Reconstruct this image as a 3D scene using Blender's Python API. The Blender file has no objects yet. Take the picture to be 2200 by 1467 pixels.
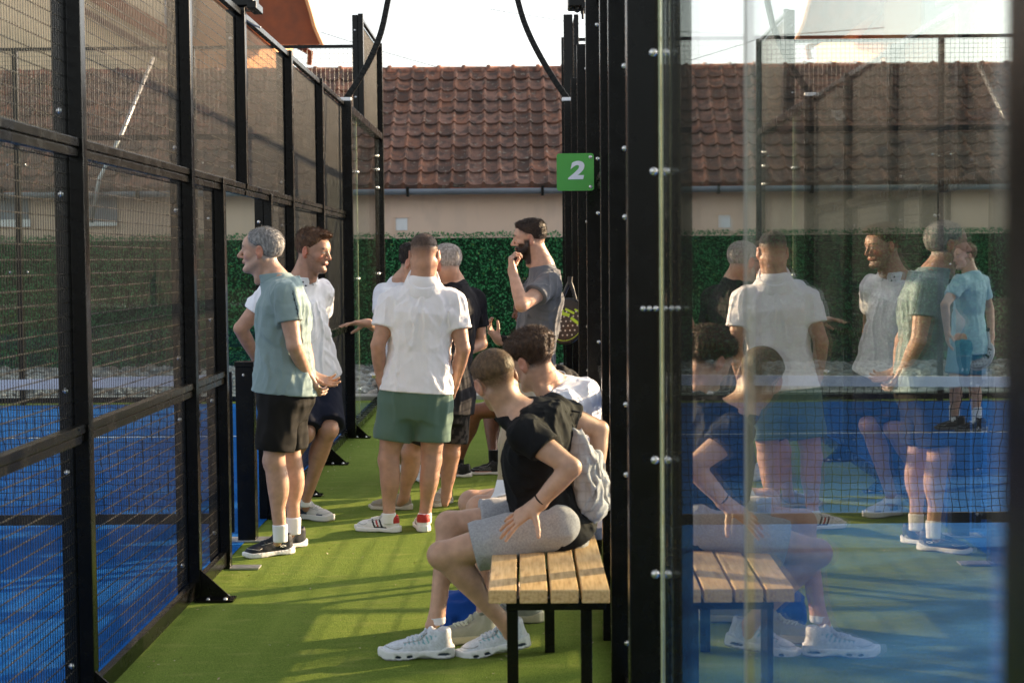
import bpy, bmesh, math, random
import numpy as np
from mathutils import Vector, Matrix
random.seed(7); RNG = np.random.RandomState(11)
C = bpy.context.scene.collection
SC = bpy.context.scene
R = math.radians
# ------------------------------------------------------------------ camera, world, sun, exposure
cam = bpy.data.cameras.new('camera'); camo = bpy.data.objects.new('camera', cam); C.objects.link(camo)
SC.camera = camo
F = 3500.0                                  # focal length in pixels of the 2200 px wide photograph
cam.sensor_width = 36; cam.lens = F/2200*36; cam.clip_end = 500; cam.clip_start = .05
camo.location = (0, 0, 1.6)
ROT = Matrix.Rotation(R(.33), 3, 'Z') @ Matrix.Rotation(R(90-2.9), 3, 'X') @ Matrix.Rotation(R(-.5), 3, 'Z')
camo.rotation_euler = ROT.to_euler()
cam.dof.use_dof = True; cam.dof.focus_distance = 9.3; cam.dof.aperture_fstop = 5.0
def at(px, py, Y):                          # a photograph pixel at a distance Y in front of the camera
    d = ROT @ Vector(((px-1100)/F, (733.5-py)/F, -1)); return Vector((0, 0, 1.6)) + d*(Y/d.y)
SUN_EL, SUN_AZ = 15.0, 30.0                 # azimuth measured from +X towards +Y
W = bpy.data.worlds.new('World'); SC.world = W; W.use_nodes = True
nt = W.node_tree; bg = nt.nodes['Background']; sk = nt.nodes.new('ShaderNodeTexSky'); sk.sky_type = 'NISHITA'
sk.sun_disc = False; sk.sun_elevation = R(SUN_EL); sk.sun_rotation = R(90-SUN_AZ); sk.air_density = 1.0; sk.dust_density = 3.0
sk.ozone_density = 1.0
hz = nt.nodes.new('ShaderNodeHueSaturation'); hz.inputs['Saturation'].default_value = .35      # thin summer haze pales the blue
nt.links.new(sk.outputs[0], hz.inputs['Color']); nt.links.new(hz.outputs[0], bg.inputs[0]); bg.inputs[1].default_value = .13
sl = bpy.data.lights.new('sun', 'SUN'); sl.energy = 5.0; sl.angle = R(.6); sl.color = (1, .72, .42)
so = bpy.data.objects.new('sun', sl); C.objects.link(so)
sd = Vector((math.cos(R(SUN_EL))*math.cos(R(SUN_AZ)), math.cos(R(SUN_EL))*math.sin(R(SUN_AZ)), math.sin(R(SUN_EL))))
so.rotation_euler = sd.to_track_quat('Z', 'Y').to_euler()
SC.view_settings.view_transform = 'Standard'; SC.view_settings.look = 'None'; SC.view_settings.gamma = 1
SC.view_settings.exposure = 1.7
SC.cycles.max_bounces = 10; SC.cycles.transparent_max_bounces = 40; SC.cycles.glossy_bounces = 5
SC.cycles.sample_clamp_indirect = 6

# ------------------------------------------------------------------ materials
def srgb(r, g, b): return tuple((c/12.92 if c <= .04045 else ((c+.055)/1.055)**2.4) for c in (r/255, g/255, b/255))
class NB:
    def __init__(s, name):
        s.m = bpy.data.materials.new(name); s.m.use_nodes = True; s.t = s.m.node_tree; s.n = s.t.nodes; s.p = s.n['Principled BSDF']
    def add(s, ty, **kw):
        n = s.n.new('ShaderNode'+ty)
        for k, v in kw.items():
            if k in n.inputs.keys() and not hasattr(n, k): n.inputs[k].default_value = v
            elif hasattr(n, k): setattr(n, k, v)
            else: n.inputs[k.replace('_', ' ')].default_value = v
        return n
    def link(s, a, b): s.t.links.new(a, b)
    def noise(s, scale, detail=4, coord=None, vec=None):
        n = s.n.new('ShaderNodeTexNoise'); n.inputs['Scale'].default_value = scale; n.inputs['Detail'].default_value = detail
        if vec is None:
            if not hasattr(s, 'tc'): s.tc = s.n.new('ShaderNodeTexCoord')
            vec = s.tc.outputs['Object']
        s.link(vec, n.inputs['Vector']); return n
    def scaled(s, sx, sy, sz):
        if not hasattr(s, 'tc'): s.tc = s.n.new('ShaderNodeTexCoord')
        m = s.n.new('ShaderNodeMapping'); m.inputs['Scale'].default_value = (sx, sy, sz); s.link(s.tc.outputs['Object'], m.inputs[0]); return m.outputs[0]
    def ramp(s, fac, stops):
        r = s.n.new('ShaderNodeValToRGB'); e = r.color_ramp.elements
        while len(e) < len(stops): e.new(.5)
        for i, (p, c) in enumerate(stops): e[i].position = p; e[i].color = (*c, 1) if len(c) == 3 else c
        s.link(fac, r.inputs[0]); return r.outputs[0]
    def mix(s, a, b, fac, mode='MIX'):
        m = s.n.new('ShaderNodeMix'); m.data_type = 'RGBA'; m.blend_type = mode
        for v, k in ((fac, 0), (a, 6), (b, 7)):
            if hasattr(v, 'is_linked') or hasattr(v, 'node'): s.link(v, m.inputs[k])
            else: m.inputs[k].default_value = v if k == 0 else (*v, 1)
        return m.outputs[2]
    def bump(s, h, strength=.3, dist=.01, prev=None):
        b = s.n.new('ShaderNodeBump'); b.inputs['Strength'].default_value = strength; b.inputs['Distance'].default_value = dist
        s.link(h, b.inputs['Height'])
        if prev is not None: s.link(prev, b.inputs['Normal'])
        return b.outputs[0]
    def out(s, col=None, rough=None, metal=None, normal=None, spec=None):
        for v, k in ((col, 'Base Color'), (rough, 'Roughness'), (metal, 'Metallic'), (spec, 'Specular IOR Level')):
            if v is None: continue
            if hasattr(v, 'node'): s.link(v, s.p.inputs[k])
            else: s.p.inputs[k].default_value = (*v, 1) if k == 'Base Color' else v
        if normal is not None: s.link(normal, s.p.inputs['Normal'])
        return s.m
def simple(name, col, rough=.5, metal=0, var=.12, nscale=6, bs=0, bscale=80, bdist=.004, spec=.5, sheen=0):
    b = NB(name); n = b.noise(nscale, 5)
    c = b.ramp(n.outputs[0], [(.25, tuple(x*(1-var) for x in col)), (.75, tuple(min(1, x*(1+var)) for x in col))])
    r = b.ramp(n.outputs[0], [(.3, (max(.02, rough-.06),)*3), (.7, (min(1, rough+.08),)*3)])
    nm = b.bump(b.noise(bscale, 3).outputs[0], bs, bdist) if bs else None
    if sheen: b.p.inputs['Sheen Weight'].default_value = sheen
    return b.out(c, r, metal, nm, spec)
def attrmat(name, rough=.6, bs=.2, bscale=200, bdist=.002, var=.1, nscale=25, spec=.4, sss=0, folds=0, sheen=0, stretch=None):
    b = NB(name); a = b.add('Attribute', attribute_name='col'); n = b.noise(nscale, 4)
    v = b.ramp(n.outputs[0], [(.25, (1-var,)*3), (.75, (1+var,)*3)]); c = b.mix(a.outputs[0], v, 1.0, 'MULTIPLY')
    vec = b.scaled(*stretch) if stretch else None
    nm = b.bump(b.noise(bscale, 3, vec=vec).outputs[0], bs, bdist) if bs else None
    if folds:
        mf = b.noise(9, 2, vec=b.scaled(1, 1, .35)); nm = b.bump(mf.outputs[0], folds, .03, nm)
    if sss: b.p.inputs['Subsurface Weight'].default_value = sss; b.p.inputs['Subsurface Radius'].default_value = (1, .35, .2); b.p.inputs['Subsurface Scale'].default_value = .008
    if sheen: b.p.inputs['Sheen Weight'].default_value = sheen
    return b.out(c, rough, 0, nm, spec)
M = {}
def mk():
    # powder coated steel, fine orange-peel
    b = NB('black_steel'); n = b.noise(3, 5); c = b.ramp(n.outputs[0], [(.3, (.0022, .0022, .0022)), (.7, (.0045, .0045, .0042))])
    dn = b.noise(60, 6); c2 = b.mix(c, (.014, .012, .010), b.ramp(dn.outputs[0], [(.70, (0, 0, 0)), (.9, (.15,)*3)]))
    rr = b.ramp(b.noise(14, 5).outputs[0], [(.3, (.20,)*3), (.7, (.30,)*3)])
    M['steel'] = b.out(c2, rr, 0, b.bump(b.noise(350, 2).outputs[0], .10, .002), .22)
    M['wire'] = simple('mesh_wire', (.030, .024, .015), .28, .0, .2, 10, spec=.9)  # black wire given a golden brown tone for sun on the level strands
    M['wire_up'] = simple('mesh_wire_upright', (.005, .0045, .004), .35, .0, .2, 10, spec=.35)  # darker copy of the same coat, uprights toned as if catching less light
    M['zinc'] = simple('zinc_bolt', (.62, .61, .58), .25, .9, .1, 40)
    M['galv'] = simple('galvanised', (.45, .46, .47), .35, .7, .15, 30)
    # glass: straight through, Fresnel mirror on both faces
    def glassmat(name, ior_, dust):
        b = NB(name); b.n.remove(b.p); o = b.n['Material Output']
        ge = b.add('NewGeometry'); ior = b.n.new('ShaderNodeMapRange'); ior.inputs[3].default_value = ior_; ior.inputs[4].default_value = 1/ior_
        b.link(ge.outputs['Backfacing'], ior.inputs[0]); fr = b.n.new('ShaderNodeFresnel'); b.link(ior.outputs[0], fr.inputs[0])
        tr = b.n.new('ShaderNodeBsdfTransparent'); gl = b.n.new('ShaderNodeBsdfGlossy'); gl.inputs['Roughness'].default_value = .0
        sm = b.noise(1.3, 6, vec=b.scaled(1, 1, .4))
        tc = b.ramp(sm.outputs[0], [(.3, (.88, .93, .90)), (.7, (.91, .945, .92))]); b.link(tc, tr.inputs[0])
        mx = b.n.new('ShaderNodeMixShader'); b.link(fr.outputs[0], mx.inputs[0]); b.link(tr.outputs[0], mx.inputs[1]); b.link(gl.outputs[0], mx.inputs[2])
        df = b.n.new('ShaderNodeBsdfDiffuse'); df.inputs[0].default_value = (.75, .72, .66, 1)     # light dust on the pane
        mx2 = b.n.new('ShaderNodeMixShader'); dm = b.ramp(b.noise(5, 8, vec=b.scaled(1, 1, .25)).outputs[0], [(.35, (dust*.1,)*3), (.8, (dust,)*3)])
        b.link(dm, mx2.inputs[0]); b.link(mx.outputs[0], mx2.inputs[1]); b.link(df.outputs[0], mx2.inputs[2]); b.link(mx2.outputs[0], o.inputs[0])
        return b.m
    M['glass'] = glassmat('court_glass', 2.1, .007); M['end_glass'] = glassmat('end_glass', 1.3, .003)
    M['glass_edge'] = simple('glass_edge', (.40, .42, .24), .25, 0, .15, 8, spec=.8)
    M['glass_edge_white'] = simple('pale_glass_edge', (.30, .29, .25), .35, 0, .08, 8)  # pale tone stands for sky reflected along the glass edge
    # artificial turf
    def turf(name, a, c_, d, sand):
        b = NB(name); big = b.noise(.9, 5); fine = b.noise(170, 4); med = b.noise(22, 5)
        c = b.ramp(big.outputs[0], [(.3, a), (.7, c_)]); c = b.mix(c, d, b.ramp(fine.outputs[0], [(.5, (0,)*3), (.68, (.75,)*3)]))
        c = b.mix(c, tuple(x*.55 for x in a), b.ramp(fine.outputs[0], [(.3, (.75,)*3), (.47, (0,)*3)]))
        cl = b.noise(64, 3); c = b.mix(c, tuple(x*.72 for x in a), b.ramp(cl.outputs[0], [(.36, (.55,)*3), (.5, (0,)*3)])); br = b.noise(6, 6, vec=b.scaled(1, .10, 1)); c = b.mix(c, d, b.ramp(br.outputs[0], [(.5, (0,)*3), (.75, (.35,)*3)]))
        st = b.noise(5, 7, vec=b.scaled(1, 2.6, 1))
        c = b.mix(c, sand, b.ramp(st.outputs[0], [(.52, (0,)*3), (.78, (.34,)*3)]))
        sp = b.noise(900, 1); c = b.mix(c, sand, b.ramp(sp.outputs[0], [(.68, (0,)*3), (.74, (.6,)*3)]))
        nm = b.bump(fine.outputs[0], .9, .006); nm = b.bump(med.outputs[0], .35, .01, nm)
        return b.out(c, .95, 0, nm, .05)
    M['green_turf'] = turf('green_turf', (.122, .182, .030), (.152, .218, .040), (.24, .30, .065), (.32, .32, .11))
    M['blue_turf'] = turf('blue_turf', (.004, .085, .33), (.006, .115, .42), (.015, .15, .47), (.10, .25, .46))
    M['white_line'] = simple('white_line', (.7, .74, .8), .8, 0, .12, 60, .5, 300)
    b = NB('house_plaster'); n1 = b.noise(.6, 6); n2 = b.noise(60, 4)
    c = b.ramp(n1.outputs[0], [(.3, (.74, .54, .41)), (.7, (.79, .59, .46))]); st = b.noise(3, 6, vec=b.scaled(1, 1, .12))
    c = b.mix(c, (.62, .48, .39), b.ramp(st.outputs[0], [(.5, (0,)*3), (.8, (.5,)*3)])); sk_ = b.noise(2.2, 8, vec=b.scaled(1.2, 1, .5)); c = b.mix(c, (.50, .39, .32), b.ramp(sk_.outputs[0], [(.56, (0,)*3), (.72, (.45,)*3)])); M['plaster'] = b.out(c, .9, 0, b.bump(n2.outputs[0], .4, .004), .2)
    # roof tiles
    b = NB('clay_tile'); a = b.add('Attribute', attribute_name='col'); n1 = b.noise(7, 8); n2 = b.noise(40, 6); n3 = b.noise(13, 7)
    c = b.mix(a.outputs[0], (.07, .052, .045), b.ramp(n1.outputs[0], [(.42, (0,)*3), (.62, (.85,)*3)]))
    c = b.mix(c, (.30, .27, .22), b.ramp(n3.outputs[0], [(.60, (0,)*3), (.72, (.7,)*3)]))
    c = b.mix(c, (.02, .017, .015), b.ramp(n2.outputs[0], [(.60, (0,)*3), (.8, (.6,)*3)])); M['tile'] = b.out(c, .88, 0, b.bump(n2.outputs[0], .5, .01), .2)
    M['tile_plain'] = simple('tile_plain', (.16, .085, .06), .9, 0, .35, 6, .6, 30)
    M['gutter'] = simple('zinc_gutter', (.20, .225, .26), .45, .3, .2, 3)
    M['wood_soffit'] = simple('wood_soffit', (.24, .062, .02), .7, 0, .3, 5, .3, 60)
    M['peach'] = simple('peach_plaster', (.75, .36, .16), .9, 0, .08, 1, .3, 60)
    M['white'] = simple('white_paint', (.8, .8, .8), .5, 0, .05, 10)
    M['leaf'] = None
    b = NB('hedge_leaf'); a = b.add('Attribute', attribute_name='col'); n = b.noise(3, 4)
    c = b.mix(a.outputs[0], b.ramp(n.outputs[0], [(.3, (.75,)*3), (.7, (1.25,)*3)]), 1.0, 'MULTIPLY')
    b.p.inputs['Subsurface Weight'].default_value = 0; M['leaf'] = b.out(c, .42, 0, None, .5)
    M['hedge_back'] = simple('hedge_backing', (.006, .035, .012), .9, 0, .4, 12, .6, 60, .02)
    b = NB('gravel_stone'); a = b.add('Attribute', attribute_name='col'); n = b.noise(30, 5)
    M['stone'] = b.out(b.mix(a.outputs[0], b.ramp(n.outputs[0], [(.3, (.75,)*3), (.7, (1.2,)*3)]), 1.0, 'MULTIPLY'), .85, 0, b.bump(n.outputs[0], .4, .01), .25)
    M['gravel_base'] = simple('gravel_base', (.22, .20, .18), .95, 0, .4, 30, .6, 60, .02)
    M['concrete'] = simple('concrete', (.34, .33, .32), .9, 0, .18, 5, .4, 90)
    M['ground'] = simple('earth', (.16, .15, .12), .95, 0, .3, .5, .5, 20, .02)
    M['netcord'] = simple('net_cord', (.008, .008, .009), .8, 0, .2, 20)
    M['net_tape'] = simple('net_tape', (.62, .66, .78), .8, 0, .1, 12, .5, 40)
    # bench planks
    b = NB('bench_wood'); g = b.noise(9, 7, vec=b.scaled(9, .7, 9)); g2 = b.noise(2.2, 4); 
    c = b.ramp(g.outputs[0], [(.3, (.42, .23, .085)), (.5, (.62, .39, .17)), (.72, (.72, .49, .25))])
    c = b.mix(c, (.68, .52, .34), b.ramp(g2.outputs[0], [(.45, (0,)*3), (.75, (.5,)*3)])); kn = b.noise(5, 3, vec=b.scaled(2.5, .8, 2.5))
    c = b.mix(c, (.22, .10, .035), b.ramp(kn.outputs[0], [(.66, (0,)*3), (.75, (.7,)*3)])); M['wood'] = b.out(c, .5, 0, b.bump(g.outputs[0], .25, .003), .4)
    M['sign_green'] = simple('sign_green', (.075, .36, .06), .35, 0, .04, 10)
    M['sign_white'] = simple('sign_white', (.72, .74, .80), .4, 0, .03, 10)
    M['black_rubber'] = simple('black_rubber', (.012, .012, .012), .7)
mk()

# ------------------------------------------------------------------ object helpers
def tag(o, label=None, cat=None, group=None, kind=None):
    if label: o['label'] = label
    if cat: o['category'] = cat
    if group: o['group'] = group
    if kind: o['kind'] = kind
    return o
def thing(name, label, cat, loc=(0, 0, 0), rz=0, group=None):
    o = bpy.data.objects.new(name, None); C.objects.link(o); o.location = loc; o.rotation_euler = (0, 0, rz); o.empty_display_size = .1
    return tag(o, label, cat, group)
def rawmesh(name, V, Fc, mat, parent=None, smooth=False, col=None, loc=None):
    me = bpy.data.meshes.new(name); me.from_pydata([tuple(v) for v in V] if not isinstance(V, np.ndarray) else V.tolist(), [], Fc if not isinstance(Fc, np.ndarray) else Fc.tolist())
    for m_ in (mat if isinstance(mat, list) else [mat]): me.materials.append(m_)
    if col is not None:
        ca = me.color_attributes.new('col', 'FLOAT_COLOR', 'POINT'); arr = np.ones((len(me.vertices), 4), np.float32); arr[:, :3] = col; ca.data.foreach_set('color', arr.ravel())
    if smooth: me.polygons.foreach_set('use_smooth', [True]*len(me.polygons))
    me.update(); o = bpy.data.objects.new(name, me); C.objects.link(o)
    if parent is not None: o.parent = parent
    if loc is not None: o.location = loc
    return o
def two_tone(o, k, mat2):                                    # faces from k on take a second material
    o.data.materials.append(mat2); n = len(o.data.polygons); a = np.zeros(n, np.int32); a[k:] = 1; o.data.polygons.foreach_set('material_index', a); return o
class MB:                                                     # collects boxes, bars and tubes into one mesh
    def __init__(s): s.v = []; s.f = []
    def quadbox(s, P):
        k = len(s.v); s.v += [tuple(p) for p in P]
        s.f += [(k, k+3, k+2, k+1), (k+4, k+5, k+6, k+7), (k, k+1, k+5, k+4), (k+1, k+2, k+6, k+5), (k+2, k+3, k+7, k+6), (k+3, k, k+4, k+7)]; return s
    def box(s, x0, x1, y0, y1, z0, z1):
        s.quadbox([(x0, y0, z0), (x1, y0, z0), (x1, y1, z0), (x0, y1, z0), (x0, y0, z1), (x1, y0, z1), (x1, y1, z1), (x0, y1, z1)]); return s
    def bar(s, a, b, w, h=None, up=(0, 0, 1)):
        a, b = Vector(a), Vector(b); h = h or w; d = (b-a).normalized(); u = Vector(up)
        if abs(d.dot(u)) > .98: u = Vector((0, 1, 0))
        x = d.cross(u).normalized()*w/2; y = x.cross(d).normalized()*h/2
        s.quadbox([a-x-y, a+x-y, a+x+y, a-x+y, b-x-y, b+x-y, b+x+y, b-x+y]); return s
    def tube(s, pts, r, n=10, cap=True):
        pts = [Vector(p) for p in pts]; rs = r if isinstance(r, (list, tuple)) else [r]*len(pts); k0 = len(s.v); u = None
        for i, p in enumerate(pts):
            d = (pts[min(i+1, len(pts)-1)]-pts[max(i-1, 0)]).normalized()
            if u is None:
                u = d.cross(Vector((0, 0, 1))) if abs(d.z) < .9 else d.cross(Vector((1, 0, 0)))
            u = (u-d*u.dot(d)).normalized(); w = d.cross(u)
            for j in range(n):
                t = 2*math.pi*j/n; s.v.append(tuple(p+(u*math.cos(t)+w*math.sin(t))*rs[i]))
        for i in range(len(pts)-1):
            for j in range(n):
                a = k0+i*n+j; b = k0+i*n+(j+1) % n; s.f.append((a, b, b+n, a+n))
        if cap:
            s.f.append(tuple(k0+j for j in reversed(range(n)))); e = k0+(len(pts)-1)*n; s.f.append(tuple(e+j for j in range(n)))
        return s
    def hexes(s, segs, r):                                     # many straight round wires at once
        for a, b in segs:
            ax = max(range(3), key=lambda i: abs(b[i]-a[i])); o1, o2 = [i for i in range(3) if i != ax]; k = len(s.v)
            for P in (a, b):
                for j in range(6): t = math.pi*j/3; q = list(P); q[o1] += r*math.cos(t); q[o2] += r*math.sin(t); s.v.append(tuple(q))
            s.f += [(k+j, k+(j+1) % 6, k+(j+1) % 6+6, k+j+6) for j in range(6)]
        return s
    def dome(s, c, nrm, r, h, n=12):                           # bolt head
        c = Vector(c); d = Vector(nrm).normalized(); u = d.orthogonal().normalized(); w = d.cross(u); k = len(s.v)
        rings = [(r, 0), (r, h*.25), (r*.8, h*.7), (r*.4, h)]
        for rr, hh in rings:
            for j in range(n): t = 2*math.pi*j/n; s.v.append(tuple(c+d*hh+(u*math.cos(t)+w*math.sin(t))*rr))
        for i in range(3):
            for j in range(n): a = k+i*n+j; b = k+i*n+(j+1) % n; s.f.append((a, b, b+n, a+n))
        s.f.append(tuple(k+3*n+j for j in range(n))); return s
    def panel(s, parent): return two_tone(s.build('mesh_panel', M['wire_up'], parent, smooth=True), s.nv, M['wire'])
    def build(s, name, mat, parent=None, bevel=0, smooth=False, loc=None):
        o = rawmesh(name, s.v, s.f, mat, parent, smooth, loc=loc)
        if bevel:
            md = o.modifiers.new('bevel', 'BEVEL'); md.width = bevel; md.segments = 2; md.limit_method = 'ANGLE'; md.angle_limit = R(50)
        return o

# ------------------------------------------------------------------ ground and courts
XA, XB = -1.575, .345                 # fence lines (left court, right court at the camera)
SL = .0115                            # the right court stands slightly askew
def plane(name, x0, x1, y0, y1, z, mat, sub=None):
    o = rawmesh(name, [(x0, y0, z), (x1, y0, z), (x1, y1, z), (x0, y1, z)], [(0, 1, 2, 3)], mat); o['kind'] = 'structure'; return o
plane('ground', -150, 150, -60, 200, -.03, M['ground'])
plane('gravel_bed', -30, 30, 18.9, 24.1, -.012, M['gravel_base'])
plane('walkway', -13, 13, -3, 18.55, 0, M['green_turf'])
plane('left_court_surface', -11.6, XA-.01, -2, 18.2, .005, M['blue_turf'])
cb = rawmesh('right_court_surface', [(XB+.01+SL*-2, -2, .005), (11, -2, .005), (11, 17.85, .005), (XB+.01+SL*17.85, 17.85, .005)], [(0, 1, 2, 3)], M['blue_turf']); cb['kind'] = 'structure'
for nm_, y_, x0, x1 in (('left_court_line', 14.75, -11.5, XA-.05), ('right_court_line', 14.6, .5, 10.4)):
    plane(nm_, x0, x1, y_, y_+.05, .009, M['white_line'])
plane('left_court_line', -6.62, -6.57, 2.5, 14.75, .0085, M['white_line']); plane('right_court_line', 5.45, 5.5, 2.5, 14.6, .0085, M['white_line'])
k = MB().box(-30, 30, 18.55, 18.9, -.05, .05).build('kerb', M['concrete'], bevel=.01); k['kind'] = 'structure'
# stones
ico = bmesh.new(); bmesh.ops.create_icosphere(ico, subdivisions=1, radius=1); iv = np.array([v.co[:] for v in ico.verts]); ifc = np.array([[v.index for v in f.verts] for f in ico.faces]); ico.free()
def stones(n, x0, x1, y0, y1):
    V, Fc, Cc = [], [], []
    for i in range(n):
        s = RNG.uniform(.022, .055)*(1+.4*(RNG.rand() < .1)); sc_ = s*np.array([RNG.uniform(.8, 1.4), RNG.uniform(.8, 1.4), RNG.uniform(.5, .8)])
        y = RNG.uniform(y0, y1); v = iv*(1+RNG.uniform(-.22, .22, (len(iv), 1)))*sc_; a = RNG.uniform(0, 6.28); ca, sa = math.cos(a), math.sin(a)
        v = np.stack([v[:, 0]*ca-v[:, 1]*sa, v[:, 0]*sa+v[:, 1]*ca, v[:, 2]], 1)+[RNG.uniform(x0, x1), y, RNG.uniform(0, .05)+.008*(y-y0)]
        Fc.append(ifc+len(iv)*i); V.append(v); g = RNG.uniform(.16, .52); w = RNG.uniform(-.02, .05)
        Cc.append(np.tile([g+w, g, g-w*.8], (len(iv), 1)))
    return np.concatenate(V), np.concatenate(Fc), np.concatenate(Cc)
v, f, c = stones(11000, -9, 8, 19.0, 23.6)
o = rawmesh('gravel', v, f, M['stone'], smooth=False, col=c); o['kind'] = 'stuff'; tag(o, 'pale grey river stones heaped along the foot of the green hedge', 'gravel')

# ------------------------------------------------------------------ hedge screen
def hedge(x0, x1, y, z0, z1, n):
    root = thing('hedge_screen', 'dark green artificial leaf hedge along the house wall', 'hedge', (0, y, 0))
    MB().box(x0, x1, .06, .12, z0, z1-.06).build('backing', M['hedge_back'], root)
    P = np.stack([RNG.uniform(x0, x1, n), -RNG.uniform(-.05, .10, n), RNG.uniform(z0, z1, n)], 1)
    top = RNG.rand(n) < .05; P[top, 2] = z1+RNG.uniform(-.05, .012, top.sum())
    L = RNG.uniform(.028, .05, n)[:, None]; d = np.stack([RNG.normal(0, .7, n), -np.abs(RNG.normal(.5, .4, n)), RNG.normal(-.35, .7, n)], 1)
    d[top, 2] = np.abs(d[top, 2]); d /= np.linalg.norm(d, axis=1)[:, None]; s = np.cross(d, RNG.normal(0, 1, (n, 3))); s /= np.linalg.norm(s, axis=1)[:, None]; nn = np.cross(d, s)
    V = np.stack([P, P+d*L*.5+s*L*.30+nn*L*.08, P+d*L, P+d*L*.5-s*L*.30+nn*L*.08, P+d*L*.5-nn*L*.05], 1).reshape(-1, 3)
    b = np.arange(n)[:, None]*5; Fc = np.concatenate([b+[0, 1, 4], b+[1, 2, 4], b+[2, 3, 4], b+[3, 0, 4]])
    t = RNG.rand(n)[:, None]**1.6; col = np.array([.018, .180, .055])*(1-t)+np.array([.042, .29, .088])*t; yl = RNG.rand(n) < .03; col[yl] = [.16, .30, .05]
    rawmesh('leaves', V, Fc, M['leaf'], root, col=np.repeat(col, 5, 0))
hedge(-9.5, 9, 23.75, -.02, 1.97, 60000)

# ------------------------------------------------------------------ house with the tiled roof
hs = thing('house', 'long low house with a weathered clay tile roof and peach wall', 'house', (0, 24, 0), R(.6))
ez = 2.62
wl = MB().box(-16, 11, 0, .3, 0, ez+.25).build('wall', M['plaster'], hs)
gt = MB(); n = 12
pts = [(-16, -.32, ez-.02), (11, -.32, ez-.02)]
gt.tube(pts, .065, 14); gt.build('gutter', M['gutter'], hs, smooth=True)
for i in range(14): MB().box(-15.3+i*1.95, -15.26+i*1.95, -.40, -.24, ez-.11, ez+.05).build('gutter_bracket', M['steel'], hs)
MB().box(-16, 11, -.30, 0, ez-.035, ez+.0).build('soffit', M['wood_soffit'], hs)
ry, rz_ = 2.55, 2.0; sl_len = math.hypot(ry+.38, rz_); rows, tw = 10, .232; rl = sl_len/rows
dirU = np.array([0, (ry+.38)/sl_len, rz_/sl_len]); dirN = np.array([0, -rz_/sl_len, (ry+.38)/sl_len]); org = np.array([0, -.38, ez+.03])
V, Fc, Cc = [], [], []; kk = 0
prof = [(-.02, .016), (.06, .032), (.12, .044), (.20, .038), (.26, .012), (.40, .0), (.60, -.004), (.80, .0), (.94, .006), (1.0, .014)]
for r_ in range(rows):
    for c_ in range(int(27.2/tw)):
        x0 = -16.1+c_*tw+RNG.uniform(-.004, .004); jit = RNG.uniform(-.012, .012); lift = RNG.uniform(0, .008)
        base = np.array([.195, .108, .08])*RNG.uniform(.62, 1.25)
        q = RNG.rand()
        if q < .16: base = np.array([.25, .12, .078])*RNG.uniform(.8, 1.1)
        elif q < .30: base = np.array([.13, .07, .05])*RNG.uniform(.7, 1.1)
        elif q < .305: base = np.array([.34, .30, .27])
        for a in (-.10, 0, .5, 1.0):
            hgt = {-.10: .0, 0: .040, .5: .028, 1.0: .010}[a]; aa = 0 if a < 0 else a
            for (px_, pz_) in prof:
                V.append(org+np.array([x0+px_*tw, 0, 0])+dirU*((r_+aa)*rl-.02+jit)+dirN*((pz_ if a >= 0 else pz_*.2-.02)+hgt+lift)); 
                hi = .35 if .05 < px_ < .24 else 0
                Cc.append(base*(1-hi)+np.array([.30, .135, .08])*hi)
        m = len(prof)
        for a in range(3):
            for b in range(m-1): i = kk+a*m+b; Fc.append((i, i+1, i+1+m, i+m))
        kk += 4*m
rawmesh('roof_tiles', np.array(V), np.array(Fc), M['tile'], hs, smooth=False, col=np.array(Cc))
MB().quadbox([(-16.1, -.38, ez), (11.1, -.38, ez), (11.1, ry, ez+rz_), (-16.1, ry, ez+rz_), (-16.1, -.38, ez+.03), (11.1, -.38, ez+.03), (11.1, ry, ez+rz_+.03), (-16.1, ry, ez+rz_+.03)]).build('roof_deck', M['wood_soffit'], hs)
V, Fc, Cc = [], [], []; kk = 0
for i in range(68):
    x0 = -16.1+i*.4; base = np.array([.33, .14, .09])*RNG.uniform(.75, 1.15)
    for a, rr in ((0, .115), (.05, .125), (.07, .098), (.43, .09)):
        for j in range(9):
            t = math.pi*j/8; V.append((x0+a, ry+.02+math.cos(t)*rr*1.1, ez+rz_+.0+math.sin(t)*rr)); Cc.append(base)
    for a in range(3):
        for j in range(8): q = kk+a*9+j; Fc.append((q, q+1, q+10, q+9))
    kk += 36
rawmesh('ridge_tiles', V, Fc, M['tile'], hs, smooth=True, col=np.array(Cc))
MB().quadbox([(-16.1, ry, ez+rz_), (11.1, ry, ez+rz_), (11.1, ry+3, ez+.2), (-16.1, ry+3, ez+.2), (-16.1, ry, ez+rz_+.03), (11.1, ry, ez+rz_+.03), (11.1, ry+3, ez+.23), (-16.1, ry+3, ez+.23)]).build('rear_roof', M['tile'], hs)
MB().box(-16, 11, ry+2.2, ry+2.4, 0, ez+.3).build('rear_wall', M['plaster'], hs)
for px_ in (863, 1563):
    p = at(px_, 482, 24); w = MB().box(p.x-.085, p.x+.085, -.012, .01, p.z-24*0-.09, p.z+.09).build('vent_cover', M['white'], hs)
    MB().box(p.x-.105, p.x-.087, -.03, -.0, p.z-.11, p.z+.11).box(p.x-.105, p.x+.10, -.03, 0, p.z+.092, p.z+.11).build('vent_frame', M['plaster'], hs)
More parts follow.
